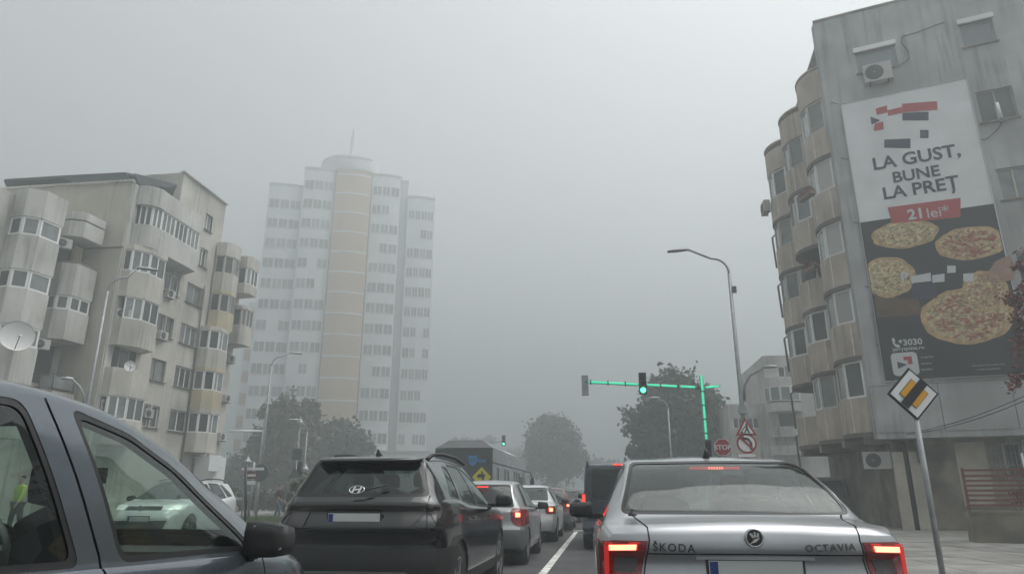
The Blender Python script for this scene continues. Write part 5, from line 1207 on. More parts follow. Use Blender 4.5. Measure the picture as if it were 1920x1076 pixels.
# --- body shapes
def scaled(sp, **kw): q = dict(sp); q.update(kw); return q
LIFT = dict(  # long liftback saloon
    top=[(0,1.0),(.06,1.025),(.25,1.04),(.46,1.06),(.8,1.26),(1.15,1.41),(1.5,1.47),(2.1,1.50),(2.65,1.46),(3.15,1.26),(3.5,1.05),(3.6,1.01),(4.2,.88),(4.55,.74),(4.66,.62)],
    belt=[(0,.95),(.25,.99),(.6,.995),(1.2,.975),(3.3,.93),(4.0,.86),(4.66,.58)], wid=[(0,.85),(.12,.875),(.4,.895),(1.0,.905),(3.6,.905),(4.3,.85),(4.66,.70)],
    roof=[(0,.74),(.5,.745),(.9,.685),(1.4,.64),(2.2,.625),(3.0,.64),(3.6,.69),(4.66,.6)], crown=.06, bot=[(0,.30),(.3,.24),(1,.2),(3.8,.2),(4.3,.22),(4.66,.28)],
    rear=[(.2,.10),(.34,.02),(.56,0),(.68,.02),(.72,.06),(.83,.078),(.862,.03),(.90,.028),(1.0,.058),(1.06,.09),(1.5,.12)], front=[(.2,.1),(.4,0),(.6,.03),(.8,.12),(1.2,.2)], cr=.17, cf=.35,
    side=[[(1.52,1.015),(2.42,.99),(2.34,1.41),(1.62,1.405)], [(2.50,.99),(3.33,.97),(2.98,1.22),(2.46,1.41)], [(1.0,1.05),(1.44,1.025),(1.54,1.395),(1.38,1.38)]],
    rearw=[(-.715,1.078),(.715,1.078),(.60,1.415),(-.60,1.415)], frontw=[(-.68,1.04),(.68,1.04),(.56,1.44),(-.56,1.44)], glz=1.0, frit=.016, wheels=(.93, 3.6), wr=.32, mirror=(.90,3.1,.96,'trim'), seats=(1.35,2.45), dash=3.15)
SUV = dict(
    top=[(0,1.11),(.06,1.20),(.2,1.37),(.34,1.53),(.42,1.595),(.6,1.61),(1.3,1.645),(2.2,1.63),(2.75,1.53),(3.3,1.24),(3.5,1.13),(3.65,1.10),(4.2,1.0),(4.45,.85),(4.52,.7)],
    belt=[(0,1.07),(.2,1.15),(.6,1.16),(1.5,1.09),(3.3,1.03),(4.0,.97),(4.52,.66)], wid=[(0,.79),(.15,.825),(.5,.875),(1.2,.90),(3.5,.90),(4.2,.84),(4.52,.70)],
    roof=[(0,.64),(.4,.60),(1.2,.575),(2.4,.56),(3.2,.62),(3.7,.68),(4.52,.6)], bot=[(0,.36),(.3,.3),(1,.26),(3.8,.26),(4.3,.28),(4.52,.34)],
    rear=[(.3,.15),(.45,.08),(.6,.06),(.78,.085),(.85,.04),(.885,0),(.96,.03),(1.06,.085),(1.13,.05),(1.2,.09),(1.6,.12)], front=[(.2,.1),(.4,0),(.7,.03),(.9,.12),(1.2,.2)], cr=.2, cf=.38,
    side=[[(.66,1.21),(1.02,1.18),(1.20,1.50),(1.0,1.50)], [(1.14,1.165),(2.0,1.11),(1.98,1.535),(1.30,1.53)], [(2.09,1.105),(3.18,1.075),(2.75,1.37),(2.07,1.535)]],
    rearw=[(-.66,1.225),(.66,1.225),(.54,1.545),(-.54,1.545)], frontw=[(-.70,1.12),(.70,1.12),(.56,1.56),(-.56,1.56)], glz=1.12, frit=.03, wheels=(.86, 3.54), wr=.36, mirror=(.90,2.95,1.06,'trim'), seats=(1.35,2.4), dash=2.95)
HATCH = dict(
    top=[(0,.94),(.05,1.0),(.18,1.17),(.38,1.38),(.52,1.455),(.9,1.50),(1.5,1.52),(2.1,1.49),(2.5,1.40),(3.0,1.12),(3.2,1.02),(3.3,1.0),(3.8,.90),(4.02,.76),(4.1,.62)],
    belt=[(0,.92),(.2,.99),(.6,1.0),(1.5,.97),(3.0,.92),(3.7,.85),(4.1,.58)], wid=[(0,.74),(.15,.79),(.5,.835),(1.2,.845),(3.2,.845),(3.8,.78),(4.1,.64)],
    roof=[(0,.6),(.5,.575),(1.2,.57),(2.2,.56),(3.0,.60),(3.4,.64),(4.1,.55)], bot=[(0,.30),(.3,.24),(1,.2),(3.4,.2),(3.9,.24),(4.1,.3)],
    rear=[(.2,.1),(.35,.02),(.5,0),(.64,.02),(.69,.06),(.9,.07),(1.1,.07),(1.5,.1)], front=[(.2,.1),(.4,0),(.6,.03),(.8,.12),(1.2,.2)], cr=.18, cf=.35,
    side=[[(.62,1.04),(.95,1.03),(1.05,1.39),(.88,1.39)], [(1.02,1.03),(1.82,1.0),(1.8,1.43),(1.14,1.42)], [(1.90,.995),(2.92,.96),(2.48,1.27),(1.88,1.43)]],
    rearw=[(-.60,1.03),(.60,1.03),(.50,1.395),(-.50,1.395)], frontw=[(-.62,1.02),(.62,1.02),(.5,1.43),(-.5,1.43)], glz=1.0, frit=.025, wheels=(.72, 3.2), wr=.30, mirror=(.82,2.68,.93,'trim'), seats=(1.15,2.1), dash=2.7)
SEDAN = dict(
    top=[(0,1.0),(.06,1.03),(.3,1.05),(.52,1.075),(.8,1.23),(1.1,1.40),(1.5,1.49),(2.1,1.525),(2.5,1.48),(3.0,1.26),(3.3,1.06),(3.4,1.02),(3.9,.92),(4.2,.78),(4.28,.64)],
    belt=[(0,.92),(.25,.97),(.6,.98),(1.2,.97),(3.2,.93),(3.8,.88),(4.28,.6)], wid=[(0,.77),(.12,.81),(.4,.85),(1.0,.87),(3.3,.87),(3.95,.82),(4.28,.68)],
    roof=[(0,.6),(.6,.62),(1.2,.585),(2.2,.57),(3.0,.59),(3.4,.64),(4.28,.58)], bot=[(0,.30),(.3,.25),(1,.2),(3.6,.2),(4.0,.24),(4.28,.3)],
    rear=[(.2,.1),(.34,.02),(.5,0),(.62,.02),(.67,.05),(.8,.07),(.98,.05),(1.05,.08),(1.5,.1)], front=[(.2,.1),(.4,0),(.6,.03),(.8,.12),(1.2,.2)], cr=.14, cf=.33,
    side=[[(1.22,1.03),(1.95,1.0),(1.93,1.43),(1.36,1.43)], [(2.03,1.0),(3.05,.975),(2.62,1.28),(2.01,1.43)], [(.9,1.06),(1.15,1.04),(1.28,1.41),(1.2,1.40)]],
    rearw=[(-.60,1.10),(.60,1.10),(.52,1.42),(-.52,1.42)], frontw=[(-.64,1.04),(.64,1.04),(.52,1.46),(-.52,1.46)], glz=1.02, frit=.02, wheels=(.78, 3.4), wr=.31, mirror=(.85,2.8,.95,'trim'), seats=(1.2,2.15), dash=2.85)
MPV = dict(
    top=[(0,.98),(.05,1.05),(.2,1.30),(.36,1.49),(.5,1.545),(1.2,1.60),(1.8,1.615),(2.2,1.585),(2.55,1.49),(2.9,1.34),(3.25,1.13),(3.42,1.055),(3.55,1.03),(3.9,.95),(4.1,.80),(4.18,.66)],
    belt=[(0,.95),(.2,1.02),(.8,1.045),(1.8,1.02),(2.6,.99),(3.2,.965),(3.8,.88),(4.18,.6)], wid=[(0,.78),(.15,.82),(.5,.86),(1.2,.875),(3.2,.87),(3.85,.81),(4.18,.68)],
    roof=[(0,.62),(.5,.61),(1.2,.615),(2.2,.61),(2.8,.63),(3.3,.68),(4.18,.58)], bot=[(0,.3),(.3,.25),(1,.2),(3.5,.2),(3.95,.24),(4.18,.3)],
    rear=[(.2,.1),(.35,.02),(.5,0),(.66,.03),(.9,.06),(1.1,.07),(1.6,.1)], front=[(.2,.1),(.4,0),(.6,.03),(.8,.12),(1.2,.2)], cr=.17, cf=.34,
    side=[[(.55,1.09),(1.02,1.08),(1.02,1.47),(.78,1.46)], [(1.10,1.075),(1.95,1.045),(1.83,1.495),(1.12,1.485)], [(2.18,1.04),(3.04,1.02),(2.96,1.085),(2.62,1.325),(2.36,1.435),(2.08,1.49)]],
    rearw=[(-.62,1.06),(.62,1.06),(.53,1.46),(-.53,1.46)], frontw=[(-.66,1.07),(.66,1.07),(.55,1.53),(-.55,1.53)], glz=1.02, frit=.03, wheels=(.75, 3.35), wr=.31, mirror=(.80,2.95,.965,'trim'), seats=(.95,2.5), dash=2.98)
VAN = dict(
    top=[(0,1.80),(.03,1.88),(.12,1.955),(.5,1.975),(2.0,1.985),(3.2,1.95),(3.6,1.85),(4.2,1.35),(4.35,1.22),(4.6,1.14),(4.95,1.0),(5.05,.8)],
    belt=[(0,1.05),(1,1.07),(3,1.06),(4.2,1.04),(4.7,.98),(5.05,.74)], wid=[(0,.93),(.1,.955),(.4,.965),(4,.965),(4.6,.92),(5.05,.78)],
    roof=[(0,.82),(.3,.84),(3.2,.82),(4.2,.78),(5.05,.66)], bot=[(0,.36),(.3,.3),(4.4,.28),(5.05,.34)],
    rear=[(.2,.08),(.4,0),(.55,0),(.6,.05),(1.0,.06),(1.6,.09),(1.95,.12)], front=[(.2,.1),(.4,0),(.7,.03),(1.2,.2)], cr=.06, cf=.35,
    side=[[(3.0,1.15),(4.0,1.12),(3.62,1.65),(3.02,1.72)], [(1.7,1.15),(2.85,1.15),(2.85,1.72),(1.72,1.72)]],
    rearw=[(-.70,1.14),(.70,1.14),(.66,1.80),(-.66,1.80)], frontw=[(-.74,1.2),(.74,1.2),(.68,1.80),(-.68,1.80)], glz=1.1, frit=.02, wheels=(.95, 4.1), wr=.34, mirror=(.94,3.75,1.12,'trim'), seats=(2.0,3.0), dash=3.8, crown=.06)

# --- the silver liftback straight ahead in our lane
C4 = scaled(LIFT, panels=[
    ('tail_light', 'lens_red', 'y', [(.60,.925),(.80,.925),(.97,.89),(.97,.72),(.82,.665),(.66,.67)], 2, .006, 'rear'),
    ('reversing_light', 'trim_grey', 'y', [(.655,.835),(.79,.835),(.80,.75),(.675,.75)], 2, .009, 'rear'),
    ('bumper_trim', 'trim', 'y', [(-.95,.42),(.95,.42),(.95,.20),(-.95,.20)], 1, .003, 'rear')])
def octavia():
    T = car('silver_car', 'silver liftback saloon braking straight ahead in our lane', C4, (.90, 4.6, 0), R(1.3), 'p_silver', 1.5, scale=1.075, glass_m= {'side_window': 'g_dark', 'rear_window': 'g_rear', 'windscreen': 'g_clear'},
            seams=[('y', [(.66,1.06),(.595,1.0),(.59,.93),(.64,.68)], .009), ('y', [(.0,.858),(.6,.855)], .008), ('x', [(1.5,.98),(1.46,.6),(1.38,.35)], .008), ('x', [(2.46,.97),(2.44,.35)], .008)])
    Yc = lambda x, z, o: float(spl(C4['rear'], z))+.17*(abs(x)/.905)**4-o
    for s in (1, -1):
        for q, m, nm, o in (([(.665,.905),(.825,.898),(.825,.868),(.67,.875)], 'brake_hot', 'brake_light', .018), ([(.645,.918),(.855,.912),(.855,.905),(.645,.910)], 'tail_dim', 'tail_glow', .014), ([(.825,.90),(.855,.90),(.855,.69),(.83,.69)], 'tail_dim', 'tail_glow', .014)):
            P = [(x*s, Yc(x, z, o), z) for x, z in q]; b = MB(); b.slab(P, (0,-1,0), .012); b.build(nm, M[m], T)
    # high brake light: a row of small diodes
    bar = MB().box((0, 1.14, 1.375), (.42, .03, .03)).build('high_brake_light', M['lens_red'], T)
    for i in range(19): MB().box((-.171+i*.019, 1.118, 1.375), (.012, .012, .018)).build('diode', M['brake_hot'] if 6 < i < 13 else M['brake'], bar, origin=(0,0,0))
    # emblem, lettering, plate
    em = MB().lathe([(.001,-.012),(.043,-.012),(.047,-.016),(.053,-.012),(.055,.004)], (0,.030,.948), 'y', 28).build('emblem', M['chrome'], T)
    MB().lathe([(.001,-.0145),(.0425,-.0135)], (0,.030,.948), 'y', 24).build('emblem_field', M['ink'], em, origin=(0,0,0))
    for q in ([(-.03,.916),(.005,.926),(.03,.948),(.0,.944)], [(-.012,.946),(-.03,.971),(-.018,.976),(.002,.954)], [(.0,.952),(-.006,.98),(.006,.982),(.012,.954)], [(.012,.952),(.016,.978),(.026,.972),(.022,.95)]):
        b = MB(); b.slab([(x, .012, z) for x, z in q], (0,-1,0), .003); b.build('emblem_arrow', M['chrome'], em, origin=(0,0,0))
    lettering('lettering', 'ŠKODA', .062, M['chrome_d'], T, (-.575, .042, .875), (1,-.07,0), (0,0,1), (0,-1,0), spacing=1.25, bold=.0008, depth=.003); lettering('lettering', 'OCTAVIA', .054, M['chrome_d'], T, (.275, .018, .875), (1,.075,0), (0,0,1), (0,-1,0), spacing=1.25, bold=.0008, depth=.003)
    MB().box((0, .085, .838), (.66, .05, .022)).build('grip_strip', M['p_silver'], T)
    plate(T, .07, .765)
    # roof aerial, wiper washer nub
    b = blob([(-.032,1.40,1.45),(.032,1.40,1.45),(.024,1.60,1.47),(-.024,1.60,1.47),(-.008,1.42,1.545),(.008,1.42,1.545),(.01,1.50,1.49),(-.01,1.50,1.49)], 'roof_aerial', M['black'], T)
    MB().lathe([(.028,0),(.026,.015),(.012,.022),(.01,.04)], (-.66,.42,1.055), n=10).build('washer_nub', M['black'], T)
octavia()

# --- the dark SUV in the lane to the left
C5 = scaled(SUV, panels=[
    ('bumper_trim', 'trim', 'y', [(-1.,.72),(1.,.72),(1.,.28),(-1.,.28)], 1, .004, 'rear'),
    ('light_bar', 'lens_dark', 'y', [(-1.,1.125),(1.,1.125),(1.,1.067),(-1.,1.067)], 1, .008, 'rear'),
    ('tail_light', 'lens_dark', 'y', [(.70,1.07),(1.0,1.07),(1.0,.96),(.90,.90),(.78,.96)], 2, .008, 'rear'),
    ('tail_light', 'lens_dark', 'y', [(.47,1.07),(.67,1.07),(.63,.98),(.56,.915),(.50,.92)], 2, .008, 'rear'),
    ('wheel_arch_trim', 'trim', 'x', [(.3,.30),(4.3,.30),(4.3,.42),(.3,.42)], 2, .006, '')])
def tucson():
    T = car('dark_suv', 'dark grey sport utility car with a slanted emblem on its rear glass', C5, (-2.54, 7.0, 0), R(-.5), 'p_dark', 1.5, scale=1.05, glass_m= {'side_window': 'g_dark', 'rear_window': 'g_dark', 'windscreen': 'g_clear'},
            seams=[('x', [(1.06,1.13),(1.22,.8),(1.30,.45)], .01), ('x', [(2.06,1.09),(2.04,.42)], .01), ('x', [(3.22,1.06),(3.16,.42)], .01), ('y', [(.70,1.2),(.69,1.07),(.72,.88)], .01), ('y', [(0,.88),(.72,.88)], .01)])
    # roof spoiler lip, rails, aerial
    b = MB(); V = []
    for x, y, z in ((-.60,.30,1.535),(.60,.30,1.535),(.62,.62,1.60),(-.62,.62,1.60)): V.append((x, y, z))
    blob([(-.57,.235,1.52),(.57,.235,1.52),(.58,.62,1.57),(-.58,.62,1.57),(-.55,.25,1.575),(.55,.25,1.575),(.56,.62,1.615),(-.56,.62,1.615)], 'spoiler', M['p_dark'], T)
    for s in (1, -1):
        MB().tube([(s*.55,.62,1.57),(s*.56,.8,1.625),(s*.565,1.2,1.655),(s*.56,2.0,1.65),(s*.55,2.5,1.60)], .022, 6).build('roof_rail', M['black'], T)
    blob([(-.03,.62,1.60),(.03,.62,1.60),(.022,.82,1.62),(-.022,.82,1.62),(-.006,.64,1.70),(.006,.64,1.70),(.008,.72,1.64),(-.008,.72,1.64)], 'roof_aerial', M['black'], T)
    # oval emblem with a slanted bar letter on the glass
    yb, zb = .072, 1.262; n = 30; ring = [(.075*math.cos(2*math.pi*i/n), yb+.0+.55*.04*math.sin(2*math.pi*i/n), zb+.036*math.sin(2*math.pi*i/n)) for i in range(n+1)]
    em = MB().tube(ring, .006, 6).build('emblem', M['chrome'], T)
    for q in ([(-.052,-.028),(-.032,-.03),(-.012,.03),(-.032,.03)], [(.012,-.03),(.032,-.03),(.052,.028),(.032,.03)], [(-.028,-.008),(.03,.0),(.034,.012),(-.024,.006)]):
        b = MB(); b.slab([(x, yb-.004+.6*z, zb+z) for x, z in q], (0,-1,.5), .004); b.build('emblem_bar', M['chrome'], em, origin=(0,0,0))
    plate(T, .045, .985)
    lettering('lettering', 'HYUNDAI', .05, M['chrome'], T, (-.66, .12, .835), (1,-.06,0), (0,0,1), (0,-1,0), spacing=1.15, depth=.003); lettering('lettering', 'TUCSON', .05, M['chrome'], T, (.36, .085, .835), (1,.06,0), (0,0,1), (0,-1,0), spacing=1.15, depth=.003)
    for s in (1, -1):
        b = MB(); b.slab([(s*.42, .05, .50), (s*.70, .085, .485), (s*.68, .085, .44), (s*.46, .05, .45)], (0,-1,0), .02); b.build('reflector', M['lens_dim'], T)
    MB().box((0, .0, .47), (1.1, .05, .10)).build('skid_plate', M['trim_grey'], T)
    for s in (1, -1):
        for y in (1.25, 2.25): blob([(s*.925,y,.955),(s*.945,y,.955),(s*.945,y+.2,.955),(s*.925,y+.2,.955),(s*.93,y,.985),(s*.955,y,.985),(s*.955,y+.2,.985),(s*.93,y+.2,.985)], 'door_handle', M['p_dark'], T)
    MB().tube([(-.05,.075,1.225),(.28,.15,1.31)], .008, 5).build('wiper', M['black'], T)
tucson()

# --- the silver blue car beside us
def neighbour():
    T = car('blue_silver_car', 'blue silver car right beside us at the left edge', MPV, (-2.48, .07, 0), R(0), 'p_blue', 1.5, 'g_light', scale=1.03,
            seams=[('x', [(1.07,1.48),(1.02,.9),(1.0,.4)], .01), ('x', [(1.945,1.53),(2.065,1.05),(2.06,.4)], .012), ('x', [(3.12,1.02),(3.06,.4)], .01)])
    for s in (1, -1):
        for y in (1.25, 2.2): blob([(s*.865,y,.93),(s*.885,y,.93),(s*.885,y+.2,.93),(s*.865,y+.2,.93),(s*.87,y,.96),(s*.895,y,.96),(s*.895,y+.2,.96),(s*.87,y+.2,.96)], 'door_handle', M['p_blue'], T)
    for s in (): MB().tube([(s*.585,.5,1.535),(s*.60,1.2,1.575),(s*.60,2.1,1.555),(s*.62,2.5,1.455)], .012, 5).build('roof_gutter', M['seal'], T)
neighbour()

# --- cars queueing ahead on the left lane
C6 = scaled(HATCH, panels=[('tail_light', 'lens_red', 'y', rpoly([(.56,.98),(.70,1.0),(.92,.93),(.92,.74),(.72,.66),(.58,.74)], .08), 2, .008, 'rear'), ('bumper_trim', 'trim_grey', 'y', [(-.95,.62),(.95,.62),(.95,.22),(-.95,.22)], 1, .008, 'rear')])
def hatch(label, x, y, pm, lit=True, name='hatchback_car', sp=C6, rz=0.):
    T = car(name, label, sp, (x, y, 0), rz, pm, 1., 'g_dark', seams=[('x', [(1.06,1.03),(1.1,.5),(1.06,.3)], .01), ('x', [(1.86,1.0),(1.85,.3)], .01)])
    cr = sp['cr']
    for s in (1, -1):
        q = [(.66,.92),(.74,.91),(.74,.84),(.66,.84)]; P = [(a*s, float(spl(sp['rear'], z))+cr*(a/.845)**4-.03, z) for a, z in q]; b = MB(); b.slab(P, (0,-1,0), .014); b.build('brake_light', M['brake_hot'] if lit else M['lens_red'], T)
    MB().box((0, .33, 1.375), (.22, .03, .022)).build('high_brake_light', M['brake'], T); plate(T, .02, .56)
    return T
hatch('silver hatchback with a large red tail light behind the dark suv', -2.40, 13.5, 'p_silver2')
C7 = scaled(SEDAN, panels=[('tail_light', 'lens_red', 'y', rpoly([(.56,.93),(.90,.93),(.90,.74),(.58,.74)], .05), 2, .008, 'rear')])
def sedan(label, x, y, pm, name='sedan_car', rz=0.):
    T = car(name, label, C7, (x, y, 0), rz, pm, 1., 'g_dark'); cr = .14
    for s in (1, -1):
        q = [(.68,.90),(.78,.89),(.78,.80),(.68,.80)]; P = [(a*s, float(spl(C7['rear'], z))+cr*(a/.87)**4-.03, z) for a, z in q]; b = MB(); b.slab(P, (0,-1,0), .014); b.build('brake_light', M['brake_hot'], T)
    MB().box((-.2, .56, 1.13), (.3, .03, .03)).build('high_brake_light', M['brake'], T); plate(T, .03, .80)
    MB().tube([(0,1.7,1.50),(0,1.55,1.75)], .008, 5).build('roof_aerial', M['black'], T); MB().box((0, .045, .87), (.36, .03, .02)).build('lid_trim', M['chrome'], T); return T
sedan('white saloon with glowing red tail lights ahead of the silver hatchback', -2.30, 20.2, 'p_white')
hatch('dark red hatchback mostly hidden in front of the white saloon', -2.12, 26.6, 'p_red', name='hatchback_car')
sedan('dark saloon farther up the left lane', -1.95, 34.5, 'p_black')
hatch('black hatchback at the head of the queue', -1.7, 42, 'p_black')

# --- dark van in our lane
C8 = scaled(VAN, panels=[('tail_light', 'lens_red', 'y', [(.84,1.28),(1.0,1.28),(1.0,.78),(.86,.78)], 2, .01, 'rear')])
def van():
    T = car('van', 'dark van ahead in our lane with a tall red tail light', C8, (.40, 17.6, 0), R(0), 'p_van', 1., 'g_black', interior=False, group='vans')
    for s in (1, -1): MB().box((s*.895, .045, 1.03), (.07, .02, .42)).build('brake_light', M['brake'], T)
    MB().box((0, .10, 1.925), (.34, .03, .03)).build('high_brake_light', M['brake'], T); plate(T, .05, .95)
    for s in (1, -1): MB().tube([(s*.80,.1,1.93),(s*.80,.3,2.02),(s*.80,3.1,2.02),(s*.80,3.3,1.95)], .02, 6).build('roof_rail', M['black'], T)
    MB().box((0, .035, .78), (.7, .03, .05)).build('grip_strip', M['chrome'], T)
van()
# --- white SUV coming the other way beyond the grass, parked cars behind it
C9 = scaled(SUV, panels=[('headlight', 'headlamp', 'y', rpoly([(.44,.98),(.86,1.0),(.86,.86),(.48,.86)], .03), 2, .006, 'front'), ('grille', 'black', 'y', [(-.43,.955),(.43,.955),(.45,.86),(-.45,.86)], 1, .004, 'front'), ('lower_grille', 'trim', 'y', [(-.66,.62),(.66,.62),(.6,.42),(-.6,.42)], 1, .004, 'front'), ('bumper_trim', 'trim', 'y', [(-.95,.40),(.95,.40),(.95,.26),(-.95,.26)], 1, .004, 'front')])
q = atD(285, 950, 21.5); p = atD(398, 950, 25.2); d = p-q
T = car('white_suv', 'white sport utility car facing us, seen through the window of the blue silver car', C9, (p[0], p[1], 0), math.atan2(d[0], -d[1]), 'p_white', 1., 'g_dark', group='oncoming cars')
MB().box((0, 4.46, .91), (.7, .02, .012)).build('grille_bar', M['chrome'], T); em = MB().lathe([(.05, .012), (.062, .018), (.072, .012), (.06, 0)], (0, 4.45, .91), 'y', 20).build('emblem', M['chrome'], T); plate(T, 4.50, .66, s=1)
for s in (1, -1): MB().tube([(s*.55,.62,1.57),(s*.56,.8,1.65),(s*.565,1.2,1.675),(s*.56,2.0,1.67),(s*.55,2.5,1.60)], .022, 6).build('roof_rail', M['steel_dark'], T)
p = atZ(447, 962, 0); car('parked_car', 'black car parked behind the white sport utility car', SEDAN, (p[0], p[1], 0), R(150), 'p_black', .7, 'g_dark', group='parked cars')
p = atZ(470, 958, 0); car('parked_car', 'small white car parked behind the lantern post', HATCH, (p[0], p[1]+3, 0), R(165), 'p_white', .7, 'g_dark', group='parked cars')
p = atZ(512, 958, 0); car('parked_car', 'red car parked behind the pedestrian', HATCH, (p[0]+1.2, p[1]+1, 0), R(80), 'p_red', .7, 'g_dark', group='parked cars')
p = atD(1572, 930, 33.); T = car('delivery_van', 'pale grey van parked at the side of the brown bays', scaled(VAN, wheels=(.95, 4.1)), (p[0]+.1, p[1]+1.5, .0), R(12), 'p_silver', .7, 'g_dark', interior=False, group='vans')

# --- the bus
def bus():
    L, Wd, H = 12., 1.275, 3.25
    p = atY(924, 839, 30.); T = thing('city_bus', 'dark city bus with a blue shield emblem on its rear, left of the queue', 'bus', (p[0]-Wd, 30., 0), R(-.6)); T['_o'] = (0,0,0)
    M['bus_body'] = paint('bus_graphite', (.075, .08, .085), .2, .4); M['bus_rear'] = paint('bus_rear_dark', (.012, .018, .022), .1, .35); M['bus_blue'] = mat('bus_blue', (.03, .22, .50), .5); M['bus_yellow'] = mat('bus_yellow', (.60, .52, .04), .5); M['bus_white'] = mat('bus_roof_white', (.55, .56, .57), .5)
    # side windows are openings in the flank
    wins = [(1.0+i*1.05, 1.0+i*1.05+.72, 1.35, 2.45) for i in (0, 2, 3, 5, 6, 7, 9)]
    b = MB(); wall(b, (Wd, 0), (Wd, L), .3, H, wins, .06); wall(b, (-Wd, L), (-Wd, 0), .3, H, wins, .06); wall(b, (Wd, L), (-Wd, L), .3, H); b.add([(-Wd,0,H),(Wd,0,H),(Wd,L,H),(-Wd,L,H)], [(0,1,2,3)]); b.add([(-Wd,0,.3),(Wd,0,.3),(Wd,L,.3),(-Wd,L,.3)], [(3,2,1,0)]); b.build('body', M['bus_body'], T)
    r = MB(); wall(r, (-Wd, 0), (Wd, 0), .3, H); r.build('rear_panel', M['bus_rear'], T)
    for s in (1, -1):
        for a, c, z0, z1 in wins: MB().box((s*(Wd-.04), (a+c)/2, (z0+z1)/2), (.02, c-a-.002, z1-z0-.002)).build('window', M['curtain'] if False else M['pane'], T)
    MB().box((Wd+.004, L/2, 2.62), (.012, L-.1, .05)).build('gutter', M['trim'], T)
    # roof pod: a shallow trapezoid cap with a pale top
    for y0, y1, h in ((.05, 4.2, .34), (5.0, 9.2, .26)):
        V = []
        for y in (y0, y1): V += [(-Wd+.02, y, H+.002), (-.75, y+(.25 if y == y0 else -.25), H+h), (.75, y+(.25 if y == y0 else -.25), H+h), (Wd-.02, y, H+.002)]
        q = MB(); q.add(V, [(0,3,2,1), (4,5,6,7), (0,1,5,4), (2,3,7,6), (1,2,6,5)]); q.build('roof_pod', M['bus_white'] if y0 > 1 else M['bus_body'], T)
    MB().box((0, 2.1, H+.36), (1.3, 3.2, .05)).build('roof_unit', M['bus_white'], T)
    # shield with letters, 'bus', and the turning-vehicle warning diamond
    yR = -.012; SX, SZ = .50, .25; sh = [(-.28,2.68),(-.1,2.65),(.08,2.68),(.08,2.44),(.03,2.32),(-.1,2.22),(-.23,2.32),(-.28,2.44)]
    flat(T, 'shield', [(x+SX, 0, z+SZ) for x, z in sh], 'bus_blue', yR, .008); lettering('lettering', 'CT', .20, M['bus_rear'], T, (-.24+SX, yR-.012, 2.40+SZ), (1,0,0), (0,0,1), (0,-1,0), bold=.006); lettering('lettering', 'bus', .26, M['bus_blue'], T, (.12+SX, yR-.01, 2.38+SZ), (1,0,0), (0,0,1), (0,-1,0), bold=.006)
    c = (.80, yR, 2.02); flat(T, 'warning_diamond', [(c[0]-.42, 0, c[2]), (c[0], 0, c[2]+.42), (c[0]+.42, 0, c[2]), (c[0], 0, c[2]-.42)], 'bus_yellow', yR, .006)
    for q in ([(-.12,-.02),(.14,-.02),(.14,.12),(-.12,.12)], [(.02,-.25),(.1,-.25),(.1,0),(.02,0)], [(-.22,.04),(-.1,.14),(-.1,-.06)], [(-.02,.12),(.05,.12),(.05,.24),(-.02,.24)]): flat(T, 'pictogram', [(c[0]+a, 0, c[2]+e) for a, e in q], 'ink', yR-.008)
    for s in (1, -1):
        MB().box((s*1.1, -.02, .95), (.14, .04, .4)).build('tail_light', M['lens_red'], T)
        for y in (2.4, 8.8): wheel(T, s*(Wd-.14), y, .48, .28, s)
        MB().tube([(s*1.2,L-.1,2.6),(s*1.5,L+.25,2.6),(s*1.58,L+.3,2.3)], .03, 6).build('mirror_arm', M['black'], T); blob([(s*1.50,L+.2,1.75),(s*1.72,L+.2,1.75),(s*1.72,L+.36,1.75),(s*1.50,L+.36,1.75),(s*1.50,L+.2,2.32),(s*1.72,L+.2,2.32),(s*1.72,L+.36,2.32),(s*1.50,L+.36,2.32)], 'side_mirror', M['black'], T)
bus()

# ------------------------------------------------------------------ people: one continuous skinned figure each
M['skin'] = mat('skin', (.36, .22, .16), .6); M['hair'] = mat('hair', (.02, .015, .012), .7); M['jeans'] = mat('jeans', (.07, .10, .15), .85); M['brown_coat'] = mat('brown_coat', (.06, .045, .038), .9); M['hivis'] = mat('hivis_vest', (.40, .55, .04), .7); M['dark_trs'] = mat('dark_trousers', (.02, .022, .028), .9)
def skin_mesh(name, pts, edges, m, parent, root=0, lev=1):
    me = bpy.data.meshes.new(name); me.from_pydata([p[:3] for p in pts], edges, []); o = bpy.data.objects.new(name, me); COL.objects.link(o)
    o.modifiers.new('s', 'SKIN'); o.modifiers.new('u', 'SUBSURF').levels = lev; sv = me.skin_vertices[0].data
    for i, p in enumerate(pts): r = p[3]; sv[i].radius = (r, r) if np.isscalar(r) else r; sv[i].use_root = i == root
    dg = bpy.context.evaluated_depsgraph_get(); m2 = bpy.data.meshes.new_from_object(o.evaluated_get(dg)); bpy.data.objects.remove(o); m2.name = name; m2.materials.clear(); m2.materials.append(m); m2.polygons.foreach_set('use_smooth', [True]*len(m2.polygons))
    q = bpy.data.objects.new(name, m2); COL.objects.link(q); q.parent = parent; return q
